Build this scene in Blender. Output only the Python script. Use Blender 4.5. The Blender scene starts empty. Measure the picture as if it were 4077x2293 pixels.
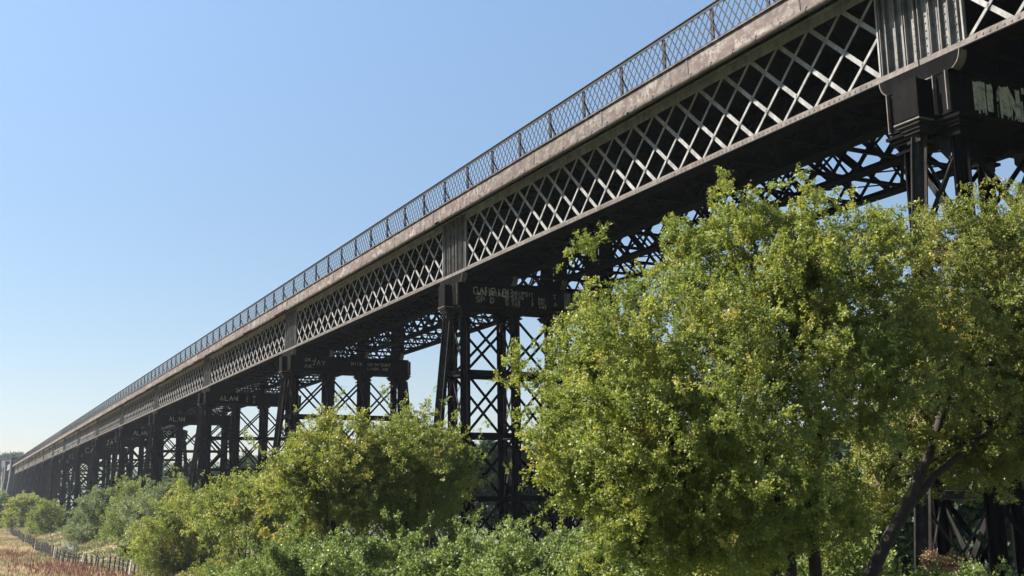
import bpy, math, random
import numpy as np
from mathutils import Matrix, Vector

# ------------------------------------------------------------------ camera, world, sun, exposure
C = bpy.context.scene
COL = C.collection
F, YAW, PITCH, ROLL = 4382.287, 0.468389, 0.187217, -0.013262     # solved from the viaduct's repeating spans
ZC = 5.2                                                          # eye above the meadow
EYE = np.array([0.0, 0.0, ZC])
cy_, sy_, cp_, sp_ = math.cos(YAW), math.sin(YAW), math.cos(PITCH), math.sin(PITCH)
FWD = np.array([-cy_ * cp_, sy_ * cp_, sp_])
RGT0 = np.array([sy_, cy_, 0.0]); UP0 = np.cross(RGT0, FWD)
RGT = math.cos(ROLL) * RGT0 + math.sin(ROLL) * UP0
UPV = -math.sin(ROLL) * RGT0 + math.cos(ROLL) * UP0
cam_d = bpy.data.cameras.new('camera'); cam = bpy.data.objects.new('camera', cam_d); COL.objects.link(cam)
cam_d.sensor_width = 36.0; cam_d.lens = F / 4077 * 36.0; cam_d.clip_start = 0.1; cam_d.clip_end = 20000
cam.matrix_world = Matrix(((RGT[0], UPV[0], -FWD[0], 0), (RGT[1], UPV[1], -FWD[1], 0), (RGT[2], UPV[2], -FWD[2], ZC), (0, 0, 0, 1)))
C.camera = cam

SUN_AZ, SUN_EL = 36.0, 43.0            # azimuth from the bridge's face towards the far end
az, el = math.radians(SUN_AZ), math.radians(SUN_EL)
SDIR = Vector((-math.sin(az) * math.cos(el), -math.cos(az) * math.cos(el), math.sin(el)))
W = bpy.data.worlds.new('World'); C.world = W; W.use_nodes = True
wn = W.node_tree.nodes; wl = W.node_tree.links
bg = wn['Background']; sky = wn.new('ShaderNodeTexSky'); sky.sky_type = 'NISHITA'; sky.sun_disc = False
sky.sun_elevation = el; sky.sun_rotation = math.radians(180 + SUN_AZ)
sky.altitude = 0; sky.air_density = 1.0; sky.dust_density = 0.25; sky.ozone_density = 2.0
tcw = wn.new('ShaderNodeTexCoord'); sxyz = wn.new('ShaderNodeSeparateXYZ'); wl.new(tcw.outputs['Generated'], sxyz.inputs[0])
hz_ = wn.new('ShaderNodeValToRGB'); wl.new(sxyz.outputs['Z'], hz_.inputs[0])      # summer haze evens out the bright band at the horizon
for i_, (p_, c_) in enumerate([(0.0, (.43, .38, .415)), (.09, (.48, .45, .45)), (.25, (.60, .59, .565)), (.42, (.79, .79, .75)), (.75, (1, 1, 1))]):
    e_ = hz_.color_ramp.elements[i_] if i_ < 2 else hz_.color_ramp.elements.new(p_)
    e_.position = p_; e_.color = (*c_, 1)
mw = wn.new('ShaderNodeMix'); mw.data_type = 'RGBA'; mw.blend_type = 'MULTIPLY'; mw.inputs[0].default_value = 1
wl.new(sky.outputs[0], mw.inputs[6]); wl.new(hz_.outputs[0], mw.inputs[7]); wl.new(mw.outputs[2], bg.inputs[0]); bg.inputs[1].default_value = 0.088
sun_d = bpy.data.lights.new('sun', 'SUN'); sun = bpy.data.objects.new('sun', sun_d); COL.objects.link(sun)
sun_d.energy = 5.0; sun_d.angle = math.radians(0.53); sun_d.color = (1.0, 0.95, 0.87)
sun.rotation_euler = (-SDIR).to_track_quat('-Z', 'Y').to_euler()
C.view_settings.view_transform = 'Standard'; C.view_settings.look = 'None'
C.view_settings.exposure = 1.62; C.view_settings.gamma = 1.0; C.view_settings.use_curve_mapping = False
C.render.engine = 'CYCLES'
C.cycles.max_bounces = 8; C.cycles.diffuse_bounces = 5; C.cycles.transparent_max_bounces = 4

# ------------------------------------------------------------------ materials
def nt(name):
    m = bpy.data.materials.new(name); m.use_nodes = True
    n = m.node_tree.nodes; l = m.node_tree.links
    b = n['Principled BSDF']
    return m, n, l, b
def noise(n, l, pos, scale, detail=5, rough=0.6, stretch=None):
    t = n.new('ShaderNodeTexNoise'); t.inputs['Scale'].default_value = scale; t.inputs['Detail'].default_value = detail
    t.inputs['Roughness'].default_value = rough
    if stretch:
        mp = n.new('ShaderNodeMapping'); mp.inputs['Scale'].default_value = stretch
        l.new(pos, mp.inputs[0]); l.new(mp.outputs[0], t.inputs['Vector'])
    else: l.new(pos, t.inputs['Vector'])
    return t.outputs['Fac']
def ramp(n, l, fac, stops, interp='LINEAR'):
    r = n.new('ShaderNodeValToRGB'); r.color_ramp.interpolation = interp
    e = r.color_ramp.elements
    while len(e) < len(stops): e.new(0.5)
    for i, (p, c) in enumerate(stops):
        e[i].position = p; e[i].color = (*c, 1) if len(c) == 3 else c
    l.new(fac, r.inputs[0]); return r.outputs[0]
def mix(n, l, fac, a, b, mode='MIX'):
    m = n.new('ShaderNodeMix'); m.data_type = 'RGBA'; m.blend_type = mode
    for s, v in ((m.inputs[0], fac), (m.inputs[6], a), (m.inputs[7], b)):
        if hasattr(v, 'links') or hasattr(v, 'is_linked'): l.new(v, s)
        elif isinstance(v, (int, float)): s.default_value = v
        else: s.default_value = (*v, 1)
    return m.outputs[2]
def posn(n): return n.new('ShaderNodeNewGeometry').outputs['Position']
def bump(n, l, b, h, strength, dist):
    bm = n.new('ShaderNodeBump'); bm.inputs['Strength'].default_value = strength; bm.inputs['Distance'].default_value = dist
    l.new(h, bm.inputs['Height']); l.new(bm.outputs[0], b.inputs['Normal'])

def iron(name, pale, dark, rust, rust_at, scale=1.0, rough=0.65, streak=True, spec=0.3):
    m, n, l, b = nt(name); p = posn(n)
    c = ramp(n, l, noise(n, l, p, 2.3 * scale, 8, 0.7), [(0.32, dark), (0.62, pale)])
    if streak:
        s = ramp(n, l, noise(n, l, p, 1.0, 6, 0.7, (7 * scale, 7 * scale, 0.7)), [(0.4, (0.55, 0.53, 0.5)), (0.62, (1, 1, 1))])
        c = mix(n, l, 0.75, c, s, 'MULTIPLY')
    f = ramp(n, l, noise(n, l, p, 5.5 * scale, 7, 0.72), [(rust_at, (0, 0, 0)), (rust_at + 0.1, (1, 1, 1))])
    c = mix(n, l, f, c, rust)
    l.new(c, b.inputs['Base Color']); b.inputs['Roughness'].default_value = rough; b.inputs['Specular IOR Level'].default_value = spec
    bump(n, l, b, noise(n, l, p, 22 * scale, 5, 0.65), 0.35, 0.01)
    return m
M = {}
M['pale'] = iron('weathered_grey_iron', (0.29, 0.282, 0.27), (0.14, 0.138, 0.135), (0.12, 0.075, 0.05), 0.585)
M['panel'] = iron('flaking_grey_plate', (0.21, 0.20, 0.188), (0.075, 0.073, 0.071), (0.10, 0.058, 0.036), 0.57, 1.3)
M['black'] = iron('tarred_and_shade_black_iron', (0.0065, 0.0062, 0.0062), (0.003, 0.003, 0.0034), (0.013, 0.008, 0.006), 0.60, 0.8, 0.8, True, 0.03)  # tar on the piers; on the inner trusses the black paints in shade
M['black2'] = iron('rusty_and_shade_black_iron', (0.0105, 0.0098, 0.0095), (0.0045, 0.0043, 0.0043), (0.020, 0.0125, 0.009), 0.57, 1.0, 0.8, True, 0.03)  # rusty black; under deck and chord the shade is put into the colour
M['brown'] = iron('sunlit_rusting_iron', (0.034, 0.031, 0.029), (0.013, 0.012, 0.0115), (0.050, 0.030, 0.021), 0.56, 1.0, 0.8, True, 0.05)  # paler copy of the black iron, sunlight on rakers and braces painted in
M['rail'] = iron('dark_painted_iron', (0.022, 0.020, 0.020), (0.010, 0.0095, 0.0095), (0.05, 0.022, 0.012), 0.58, 1.2, 0.6, True, 0.2)
M['chord'] = iron('rust_grey_iron', (0.16, 0.138, 0.118), (0.06, 0.05, 0.043), (0.095, 0.052, 0.032), 0.53, 1.2)
# fascia: pale flaking paint over rust
m, n, l, b = nt('flaking_fascia_paint'); p = posn(n)
f1 = noise(n, l, p, 0.9, 10, 0.8); f2 = noise(n, l, p, 6.0, 9, 0.8); f3 = noise(n, l, p, 1.0, 6, 0.75, (5, 5, 0.7))
pale_ = ramp(n, l, noise(n, l, p, 14, 6, 0.7), [(0.36, (0.15, 0.125, 0.102)), (0.62, (0.31, 0.285, 0.255))])
rust_ = ramp(n, l, noise(n, l, p, 11, 8, 0.75), [(0.38, (0.035, 0.02, 0.016)), (0.56, (0.10, 0.058, 0.042)), (0.7, (0.17, 0.105, 0.075))])
k1 = ramp(n, l, noise(n, l, p, 3.2, 10, 0.78), [(0.488, (0, 0, 0)), (0.53, (1, 1, 1))]); k2 = ramp(n, l, noise(n, l, p, 1.0, 7, 0.7, (0.5, 0.5, 1.6)), [(0.42, (0.25, 0.25, 0.25)), (0.6, (1, 1, 1))])
c = mix(n, l, mix(n, l, 1.0, k1, k2, 'MULTIPLY'), rust_, pale_)
s = ramp(n, l, f3, [(0.42, (0.42, 0.36, 0.31)), (0.52, (1, 1, 1))]); c = mix(n, l, 0.6, c, s, 'MULTIPLY')
sx = n.new('ShaderNodeSeparateXYZ'); l.new(p, sx.inputs[0])
m1 = n.new('ShaderNodeMath'); m1.operation = 'MULTIPLY_ADD'; m1.inputs[1].default_value = 11 / (2 * 23.34); m1.inputs[2].default_value = 21.88 * 11 / (2 * 23.34); l.new(sx.outputs['X'], m1.inputs[0])
m2 = n.new('ShaderNodeMath'); m2.operation = 'FLOOR'; l.new(m1.outputs[0], m2.inputs[0]); wn_ = n.new('ShaderNodeTexWhiteNoise'); wn_.noise_dimensions = '1D'; l.new(m2.outputs[0], wn_.inputs['W'])
c = mix(n, l, 1.0, c, ramp(n, l, wn_.outputs['Value'], [(0, (0.62, 0.57, 0.53)), (1, (1.0, 1.0, 1.0))]), 'MULTIPLY')     # every plate weathers its own way
l.new(c, b.inputs['Base Color']); b.inputs['Roughness'].default_value = 0.75; bump(n, l, b, f2, 0.3, 0.01); M['fascia'] = m
# painted truss further on: coloured and whitewashed letters sprayed over the bars
def sprayed(name, stops):
    m, n, l, b = nt(name); p = posn(n)
    v = n.new('ShaderNodeTexVoronoi'); v.inputs['Scale'].default_value = 0.8
    mp = n.new('ShaderNodeMapping'); mp.inputs['Scale'].default_value = (0.9, 1, 2.2); l.new(p, mp.inputs[0]); l.new(mp.outputs[0], v.inputs['Vector'])
    sp = n.new('ShaderNodeSeparateColor'); l.new(v.outputs['Color'], sp.inputs[0])
    c = ramp(n, l, sp.outputs[0], stops, 'CONSTANT')
    c = mix(n, l, 0.5, c, ramp(n, l, noise(n, l, p, 4, 6), [(0.35, (0.4, 0.4, 0.4)), (0.6, (1, 1, 1))]), 'MULTIPLY')
    l.new(c, b.inputs['Base Color']); b.inputs['Roughness'].default_value = 0.7; return m
M['spray'] = sprayed('sprayed_colour_iron', [(0, (0.3, 0.29, 0.27)), (0.22, (0.12, 0.22, 0.36)), (0.38, (0.34, 0.12, 0.06)), (0.52, (0.33, 0.31, 0.28)), (0.68, (0.36, 0.22, 0.14)), (0.8, (0.10, 0.26, 0.28)), (0.92, (0.4, 0.39, 0.36))])
M['spray_white'] = sprayed('whitewashed_iron', [(0, (0.38, 0.35, 0.3)), (0.3, (0.10, 0.095, 0.09)), (0.42, (0.45, 0.42, 0.36)), (0.7, (0.13, 0.12, 0.11)), (0.8, (0.42, 0.38, 0.32))])
m, n, l, b = nt('chalky_white_paint'); p = posn(n)
c = ramp(n, l, noise(n, l, p, 6, 7, 0.75), [(0.36, (0.12, 0.115, 0.10)), (0.55, (0.40, 0.385, 0.33))]); l.new(c, b.inputs['Base Color']); b.inputs['Roughness'].default_value = 0.9; M['paint'] = m
m, n, l, b = nt('thin_grey_paint'); p = posn(n)
c = ramp(n, l, noise(n, l, p, 7, 6, 0.7), [(0.38, (0.03, 0.03, 0.028)), (0.6, (0.16, 0.155, 0.14))]); l.new(c, b.inputs['Base Color']); b.inputs['Roughness'].default_value = 0.9; M['thin_paint'] = m
# blue engineering brick of the abutment
m, n, l, b = nt('sooty_blue_brick'); p = posn(n)
mp = n.new('ShaderNodeMapping'); mp.inputs['Rotation'].default_value = (math.radians(90), 0, 0); l.new(p, mp.inputs[0])
br = n.new('ShaderNodeTexBrick'); br.inputs['Scale'].default_value = 3.0; br.inputs['Color1'].default_value = (0.012, 0.013, 0.016, 1); br.inputs['Color2'].default_value = (0.02, 0.018, 0.018, 1); br.inputs['Mortar'].default_value = (0.03, 0.03, 0.03, 1)
l.new(mp.outputs[0], br.inputs['Vector'])
c = mix(n, l, 0.5, br.outputs['Color'], ramp(n, l, noise(n, l, p, 0.8, 6), [(0.3, (0.5, 0.5, 0.5)), (0.7, (1, 1, 1))]), 'MULTIPLY')
l.new(c, b.inputs['Base Color']); b.inputs['Roughness'].default_value = 0.8; M['brick'] = m
m, n, l, b = nt('pale_stone'); p = posn(n)
c = ramp(n, l, noise(n, l, p, 1.5, 6), [(0.3, (0.07, 0.065, 0.06)), (0.7, (0.16, 0.15, 0.135))]); l.new(c, b.inputs['Base Color']); b.inputs['Roughness'].default_value = 0.85; M['stone'] = m
def plain(name, col, rough=0.6, var=0.25, scale=4):
    m, n, l, b = nt(name); p = posn(n)
    c = ramp(n, l, noise(n, l, p, scale, 5), [(0.3, tuple(x * (1 - var) for x in col)), (0.7, tuple(min(1, x * (1 + var)) for x in col))])
    l.new(c, b.inputs['Base Color']); b.inputs['Roughness'].default_value = rough; return m
M['white_metal'] = plain('white_painted_steel', (0.4, 0.4, 0.4), 0.45, 0.1)
M['wood'] = plain('weathered_post_wood', (0.055, 0.047, 0.04), 0.85, 0.5, 6)
M['pale_wood'] = plain('pale_post_wood', (0.55, 0.5, 0.43), 0.85, 0.2, 6)
M['wire'] = plain('galvanised_wire', (0.2, 0.2, 0.2), 0.5)
M['bark'] = plain('hawthorn_bark', (0.02, 0.0125, 0.009), 0.9, 0.6, 12)
M['twig'] = plain('twig_bark', (0.13, 0.095, 0.065), 0.85, 0.5, 9)
M['pink_wall'] = plain('pink_rendered_wall', (0.2, 0.14, 0.13), 0.85, 0.15)
M['slate'] = plain('slate_roof', (0.16, 0.16, 0.17), 0.7, 0.2)
M['glass'] = plain('dark_window_glass', (0.03, 0.035, 0.04), 0.1, 0.1)

def leafy(name, stops, trans=0.44, rough=0.5):
    m, n, l, b = nt(name)
    a = n.new('ShaderNodeAttribute'); a.attribute_name = 'tint'
    c = ramp(n, l, a.outputs['Fac'], stops)
    c = mix(n, l, 1.0, c, (1.55, 1.50, 2.1), 'MULTIPLY'); l.new(c, b.inputs['Base Color']); b.inputs['Roughness'].default_value = rough; b.inputs['Specular IOR Level'].default_value = 0.35
    t = n.new('ShaderNodeBsdfTranslucent'); bc = mix(n, l, 1.0, c, (1.1, 1.16, 0.6), 'MULTIPLY'); l.new(bc, t.inputs[0])
    ms = n.new('ShaderNodeMixShader'); ms.inputs[0].default_value = trans
    out = n['Material Output']; l.new(b.outputs[0], ms.inputs[1]); l.new(t.outputs[0], ms.inputs[2]); l.new(ms.outputs[0], out.inputs[0])
    return m
L = {}
L['haw'] = leafy('hawthorn_leaves', [(0, (0.07, 0.10, 0.018)), (0.45, (0.135, 0.155, 0.026)), (0.75, (0.22, 0.215, 0.04)), (0.93, (0.33, 0.26, 0.06)), (1, (0.36, 0.20, 0.06))])
L['haw_gold'] = leafy('turning_hawthorn_leaves', [(0, (0.08, 0.105, 0.018)), (0.5, (0.15, 0.162, 0.028)), (0.8, (0.24, 0.205, 0.04)), (0.95, (0.34, 0.20, 0.05)), (1, (0.30, 0.13, 0.04))])
L['haw_dull'] = leafy('browning_hawthorn_leaves', [(0, (0.07, 0.095, 0.018)), (0.5, (0.14, 0.15, 0.03)), (0.8, (0.23, 0.205, 0.05)), (1, (0.30, 0.19, 0.06))])
L['sallow'] = leafy('grey_green_leaves', [(0, (0.06, 0.08, 0.03)), (0.6, (0.11, 0.135, 0.05)), (1, (0.18, 0.195, 0.08))])
L['bright'] = leafy('bright_green_leaves', [(0, (0.065, 0.09, 0.018)), (0.6, (0.12, 0.145, 0.028)), (1, (0.19, 0.195, 0.045))])
L['bramble'] = leafy('bramble_leaves', [(0, (0.065, 0.095, 0.02)), (0.6, (0.12, 0.155, 0.034)), (0.9, (0.19, 0.205, 0.055)), (1, (0.28, 0.24, 0.085))], 0.38)
L['wood'] = leafy('woodland_leaves', [(0, (0.022, 0.038, 0.016)), (0.7, (0.042, 0.062, 0.026)), (1, (0.07, 0.09, 0.035))], 0.25, 0.7)
L['grass'] = leafy('dry_grass_blades', [(0, (0.055, 0.075, 0.025)), (0.4, (0.17, 0.145, 0.07)), (0.75, (0.34, 0.25, 0.14)), (1, (0.40, 0.30, 0.185))], 0.25, 0.8)
L['dock'] = leafy('red_dock_seed', [(0, (0.085, 0.04, 0.022)), (0.6, (0.16, 0.08, 0.042)), (1, (0.26, 0.16, 0.085))], 0.15, 0.85)
L['white'] = leafy('white_umbel_flowers', [(0, (0.08, 0.10, 0.04)), (0.5, (0.15, 0.16, 0.08)), (0.6, (0.32, 0.31, 0.24)), (1, (0.45, 0.43, 0.35))], 0.2, 0.8)
L['orange'] = leafy('dry_orange_seedheads', [(0, (0.10, 0.12, 0.04)), (0.5, (0.2, 0.13, 0.06)), (1, (0.36, 0.24, 0.13))], 0.25, 0.8)

# ------------------------------------------------------------------ mesh helpers
def tag(o, label=None, cat=None, group=None, kind=None):
    if label: o['label'] = label
    if cat: o['category'] = cat
    if group: o['group'] = group
    if kind: o['kind'] = kind
    return o
def empty(name, loc, label, cat, group=None):
    o = bpy.data.objects.new(name, None); COL.objects.link(o); o.location = loc
    o.empty_display_size = 0.2
    return tag(o, label, cat, group)
def link(name, me, parent=None, loc=(0, 0, 0)):
    o = bpy.data.objects.new(name, me); COL.objects.link(o)
    if parent is not None: o.parent = parent
    o.location = loc
    return o
class MB:
    """collects bars, boxes and tubes and links them as one mesh"""
    def __init__(s): s.v = []; s.f = []; s.m = []
    def add(s, vs, fs, m=0):
        k = len(s.v); s.v.extend([tuple(map(float, q)) for q in vs]); s.f.extend([tuple(i + k for i in q) for q in fs]); s.m.extend([m] * len(fs))
    BF = [(0, 3, 2, 1), (4, 5, 6, 7), (0, 1, 5, 4), (1, 2, 6, 5), (2, 3, 7, 6), (3, 0, 4, 7)]
    def box(s, x0, x1, y0, y1, z0, z1, m=0):
        s.add([(x0, y0, z0), (x1, y0, z0), (x1, y1, z0), (x0, y1, z0), (x0, y0, z1), (x1, y0, z1), (x1, y1, z1), (x0, y1, z1)], s.BF, m)
    def bar(s, p, q, w, t, nrm, m=0, w2=None):
        p = np.array(p, float); q = np.array(q, float); a = q - p; a /= np.linalg.norm(a)
        nrm = np.array(nrm, float); nrm = nrm - a * (nrm @ a); nrm /= np.linalg.norm(nrm); u = np.cross(nrm, a)
        vs = []
        for e, ww in ((p, w), (q, w2 or w)):
            for su, sn in ((-1, -1), (1, -1), (1, 1), (-1, 1)): vs.append(e + u * su * ww / 2 + nrm * sn * t / 2)
        s.add(vs, s.BF, m)
    def tube(s, pts, rad, k=8, m=0, caps=True):
        pts = [np.array(q, float) for q in pts]; rings = []
        ref = np.array([0.31, 0.17, 0.93])
        for i, q in enumerate(pts):
            d = pts[min(i + 1, len(pts) - 1)] - pts[max(i - 1, 0)]; d /= (np.linalg.norm(d) + 1e-9)
            u = np.cross(d, ref); u /= (np.linalg.norm(u) + 1e-9); w = np.cross(d, u); r = rad[i] if hasattr(rad, '__len__') else rad
            rings.append([q + r * (math.cos(2 * math.pi * j / k) * u + math.sin(2 * math.pi * j / k) * w) for j in range(k)])
        vs = [x for r in rings for x in r]; fs = []
        for i in range(len(rings) - 1):
            for j in range(k): fs.append((i * k + j, i * k + (j + 1) % k, (i + 1) * k + (j + 1) % k, (i + 1) * k + j))
        if caps: fs.append(tuple(range(k - 1, -1, -1))); fs.append(tuple((len(rings) - 1) * k + j for j in range(k)))
        s.add(vs, fs, m)
    def mesh(s, name, mats):
        me = bpy.data.meshes.new(name); me.from_pydata(s.v, [], s.f)
        for q in (mats if isinstance(mats, (list, tuple)) else [mats]): me.materials.append(q)
        me.polygons.foreach_set('material_index', s.m); me.update(); return me
    def build(s, name, mats, parent=None, loc=(0, 0, 0)): return link(name, s.mesh(name, mats), parent, loc)

# ------------------------------------------------------------------ picture helper: a pixel of the photograph and a depth give a place
def at(u, v, d):
    r = FWD + RGT * (u - 2038.5) / F - UPV * (v - 1146.5) / F
    h = -r[0] * cy_ + r[1] * sy_
    return EYE + r * d / h
def sstep(a, b, x):
    t = np.clip((x - a) / (b - a), 0, 1); return t * t * (3 - 2 * t)
def ground(x, y):
    x = np.asarray(x, float); y = np.asarray(y, float)
    h = 2.3 * sstep(-85, -10, x) * (1 - 0.35 * sstep(24, 60, y)) + 1.15 * np.exp(-(x ** 2 + y ** 2) / 40.0)
    h = h + 1.5 * sstep(9.5, 17, y) * (1 - .6 * sstep(-70, -20, x)) * (1 - .5 * sstep(28, 60, y))      # the bank the piers stand on
    h = h + 0.12 * np.sin(x * 0.21 + 1.3 * np.sin(y * 0.17)) * sstep(-30, -60, x)
    r = np.hypot(x + 150, y); h = h + 42 * sstep(420, 1500, r) + 14 * sstep(350, 900, -x) * sstep(-160, 40, y)
    return h

# ------------------------------------------------------------------ ground
def terrain():
    xs = np.unique(np.concatenate([-np.geomspace(1, 3200, 110) + 1, np.geomspace(1, 1500, 40) - 1, np.arange(-400, 20, 4.0)]))
    ys = np.unique(np.concatenate([np.geomspace(1, 3000, 80) - 1, -np.geomspace(1, 1500, 50) + 1, np.arange(-40, 90, 3.0)]))
    X, Y = np.meshgrid(xs, ys); Z = ground(X, Y)
    nx, ny = len(xs), len(ys)
    V = np.stack([X, Y, Z], -1).reshape(-1, 3)
    i = np.arange(nx * ny).reshape(ny, nx)
    Fq = np.stack([i[:-1, :-1], i[:-1, 1:], i[1:, 1:], i[1:, :-1]], -1).reshape(-1, 4)
    me = bpy.data.meshes.new('ground'); me.from_pydata(V.tolist(), [], Fq.tolist())
    me.polygons.foreach_set('use_smooth', [True] * len(me.polygons))
    m, n, l, b = nt('dry_meadow'); p = posn(n)
    c = ramp(n, l, noise(n, l, p, 0.11, 8, 0.65), [(0.36, (0.08, 0.10, 0.035)), (0.46, (0.18, 0.155, 0.065)), (0.56, (0.29, 0.23, 0.11)), (0.68, (0.21, 0.17, 0.08))])
    c = mix(n, l, 0.5, c, ramp(n, l, noise(n, l, p, 1.6, 7, 0.7), [(0.35, (0.45, 0.42, 0.35)), (0.65, (1, 1, 1))]), 'MULTIPLY')
    sp = n.new('ShaderNodeSeparateXYZ'); l.new(p, sp.inputs[0])
    mr = n.new('ShaderNodeMapRange'); mr.inputs['From Min'].default_value = 15; mr.inputs['From Max'].default_value = 22; l.new(sp.outputs['Y'], mr.inputs[0])
    mr2 = n.new('ShaderNodeMapRange'); mr2.inputs['From Min'].default_value = -340; mr2.inputs['From Max'].default_value = -400; l.new(sp.outputs['X'], mr2.inputs[0])
    mx_ = n.new('ShaderNodeMath'); mx_.operation = 'MAXIMUM'; l.new(mr.outputs[0], mx_.inputs[0]); l.new(mr2.outputs[0], mx_.inputs[1])
    mr3 = n.new('ShaderNodeMapRange'); mr3.inputs['From Min'].default_value = -58; mr3.inputs['From Max'].default_value = -44; l.new(sp.outputs['X'], mr3.inputs[0])
    mx2 = n.new('ShaderNodeMath'); mx2.operation = 'MAXIMUM'; l.new(mx_.outputs[0], mx2.inputs[0]); l.new(mr3.outputs[0], mx2.inputs[1])
    gr = ramp(n, l, noise(n, l, p, 0.06, 9, 0.7), [(0.35, (0.03, 0.045, 0.018)), (0.52, (0.06, 0.08, 0.03)), (0.66, (0.12, 0.12, 0.05))])
    c = mix(n, l, mx2.outputs[0], c, gr)                         # rough green land under the woods and on the hills
    l.new(c, b.inputs['Base Color']); b.inputs['Roughness'].default_value = 0.95; bump(n, l, b, noise(n, l, p, 3, 6), 0.6, 0.1)
    me.materials.append(m)
    o = link('ground', me); tag(o, kind='structure')
terrain()

# ------------------------------------------------------------------ the viaduct
S = 23.34; X0 = 14.9515; TY = [16.95, 19.12, 21.29, 23.45]; DECKY0, DECKY1 = 16.21, 24.19
def Z(r): return r + ZC
def px_(n): return -(X0 + n * S)
viaduct = empty('viaduct', (-180, 20.2, 0), 'long wrought iron lattice girder viaduct on tall black trestle piers, crossing the whole view', 'viaduct')
VP = Vector((-180, 20.2, 0))
def vpart(name, me, x, parent=None):
    o = bpy.data.objects.new(name, me); COL.objects.link(o)
    if parent is None: o.parent = viaduct; o.location = Vector((x, 0, 0)) - VP
    else: o.parent = parent
    return o
# --- near truss of one span; local x = 0 at the near pier's centre, span runs to -S
PW = 1.1; ND = 20; A = (S - 2 * PW) / ND
def lattice(mb, y, near, m=0):
    z0, z1 = Z(8.53), Z(10.5)
    xa, xb = -PW, -S + PW
    h = z1 - z0; run = 2 * A
    def seg(xs, dirn, yy, w, t, mm):
        xe = xs + dirn * run; p = [xs, z1]; q = [xe, z0]
        def clipx(p, q):
            (ax, az_), (bx, bz) = p, q
            for lim, sg in ((xa, 1), (xb, -1)):
                if (ax - lim) * sg > 0 and (bx - lim) * sg > 0: return None
                if (ax - lim) * sg > 0: tt = (lim - ax) / (bx - ax); ax, az_ = lim, az_ + (bz - az_) * tt
                if (bx - lim) * sg > 0: tt = (lim - ax) / (bx - ax); bx, bz = lim, az_ + (bz - az_) * tt
            return (ax, az_), (bx, bz)
        r = clipx(p, q)
        if r and math.hypot(r[0][0] - r[1][0], r[0][1] - r[1][1]) > 0.05:
            mb.bar((r[0][0], yy, r[0][1]), (r[1][0], yy, r[1][1]), w, t, (0, 1, 0), mm)
    for i in range(-2, ND + 3):
        xs = xa - i * A
        if near:
            seg(xs, -1, y - 0.012, 0.068, 0.018, m)             # rising towards the near end, in front
            seg(xs, 1, y + 0.012, 0.105, 0.018, m)              # falling towards the near end, behind
            seg(xs, 1, y + 0.062, 0.02, 0.078, 1)               # its standing leg
        else:
            seg(xs, -1, y - 0.02, 0.10, 0.03, m); seg(xs, 1, y + 0.02, 0.13, 0.03, m)
    return mb
def near_truss_mesh(m0):
    mb = MB(); y = TY[0]
    lattice(mb, y, True, 0)
    xa, xb = -0.02, -S + 0.02
    mb.box(xb, xa, y - 0.15, y - 0.125, Z(8.40), Z(8.52), 2)       # upright leg of the bottom angle
    mb.box(xb, xa, y - 0.16, y + 0.30, Z(8.37), Z(8.398), 1)       # bottom flange plate, its underside shade painted in as near-black
    mb.box(xb, xa, y - 0.125, y + 0.10, Z(8.50), Z(8.517), 2)      # shelf the bars stand on
    mb.box(xb, xa, y - 0.035, y - 0.023, Z(8.52), Z(8.60), 2)
    mb.box(xb, xa, y - 0.06, y - 0.035, Z(10.44), Z(10.66), 0)     # top angle
    mb.box(xb, xa, y - 0.16, y + 0.30, Z(10.662), Z(10.69), 0)
    for i in range(-2, ND + 2):                                     # rivets where the bars cross
        for q in (1, 2, 3):
            x = -PW - i * A - q * A / 2; z = Z(10.5) - (Z(10.5) - Z(8.53)) * q / 4
            if -S + PW + .06 < x < -PW - .06:
                for dz in (-.03, .03): mb.box(x - .014, x + .014, y - .034, y - .0212, z + dz - .014, z + dz + .014, 2)
    k = 0
    while True:                                                     # rivet heads along the bottom angle
        x = -1.3 - k * 0.16
        if x < -S + 1.3: break
        mb.box(x - 0.02, x + 0.02, y - 0.162, y - 0.15, Z(8.445), Z(8.485), 2); k += 1
    return mb.mesh('outer_truss', [m0, M['black2'], M['chord']])
def panel_mesh(sgn, rivets):
    """end panel: ribbed plate 1.1 m long beside the pier's centre line; sgn -1 lies at -x"""
    mb = MB(); y = TY[0]
    def X(a, b_): return (min(sgn * a, sgn * b_), max(sgn * a, sgn * b_))
    z0, z1 = Z(8.53), Z(10.655)
    a, b_ = X(0.03, PW); mb.box(a, b_, y - 0.03, y - 0.01, z0, z1, 0)
    for pos, dep in ((0.045, 0.11), (0.29, 0.11), (0.335, 0.12), (0.56, 0.09), (0.80, 0.12), (0.985, 0.09)):
        a, b_ = X(pos, pos + 0.016); mb.box(a, b_, y - 0.03 - dep, y - 0.0302, z0, z1, 0)
    for pos, w in ((0.10, 0.10), (0.36, 0.10), (0.58, 0.12), (0.86, 0.08)):
        a, b_ = X(pos, pos + w); mb.box(a, b_, y - 0.042, y - 0.0305, z0, z1 - 0.003, 0)
        if rivets:
            for i in range(13):
                zz = z0 + 0.1 + i * 0.16; xm = sgn * (pos + w / 2)
                pts = [(xm, y - 0.042, zz), (xm, y - 0.062, zz)]; mb.tube(pts, [0.022, 0.011], 6, 0)
    a, b_ = X(1.06, PW); mb.box(a, b_, y - 0.10, y - 0.0305, z0, z1, 1)
    mb.box(*X(0.03, 0.5), y - 0.12, y + 0.2, Z(8.40), Z(8.42), 1)
    return mb.mesh('end_panel', [M['panel'], M['pale']])
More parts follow.
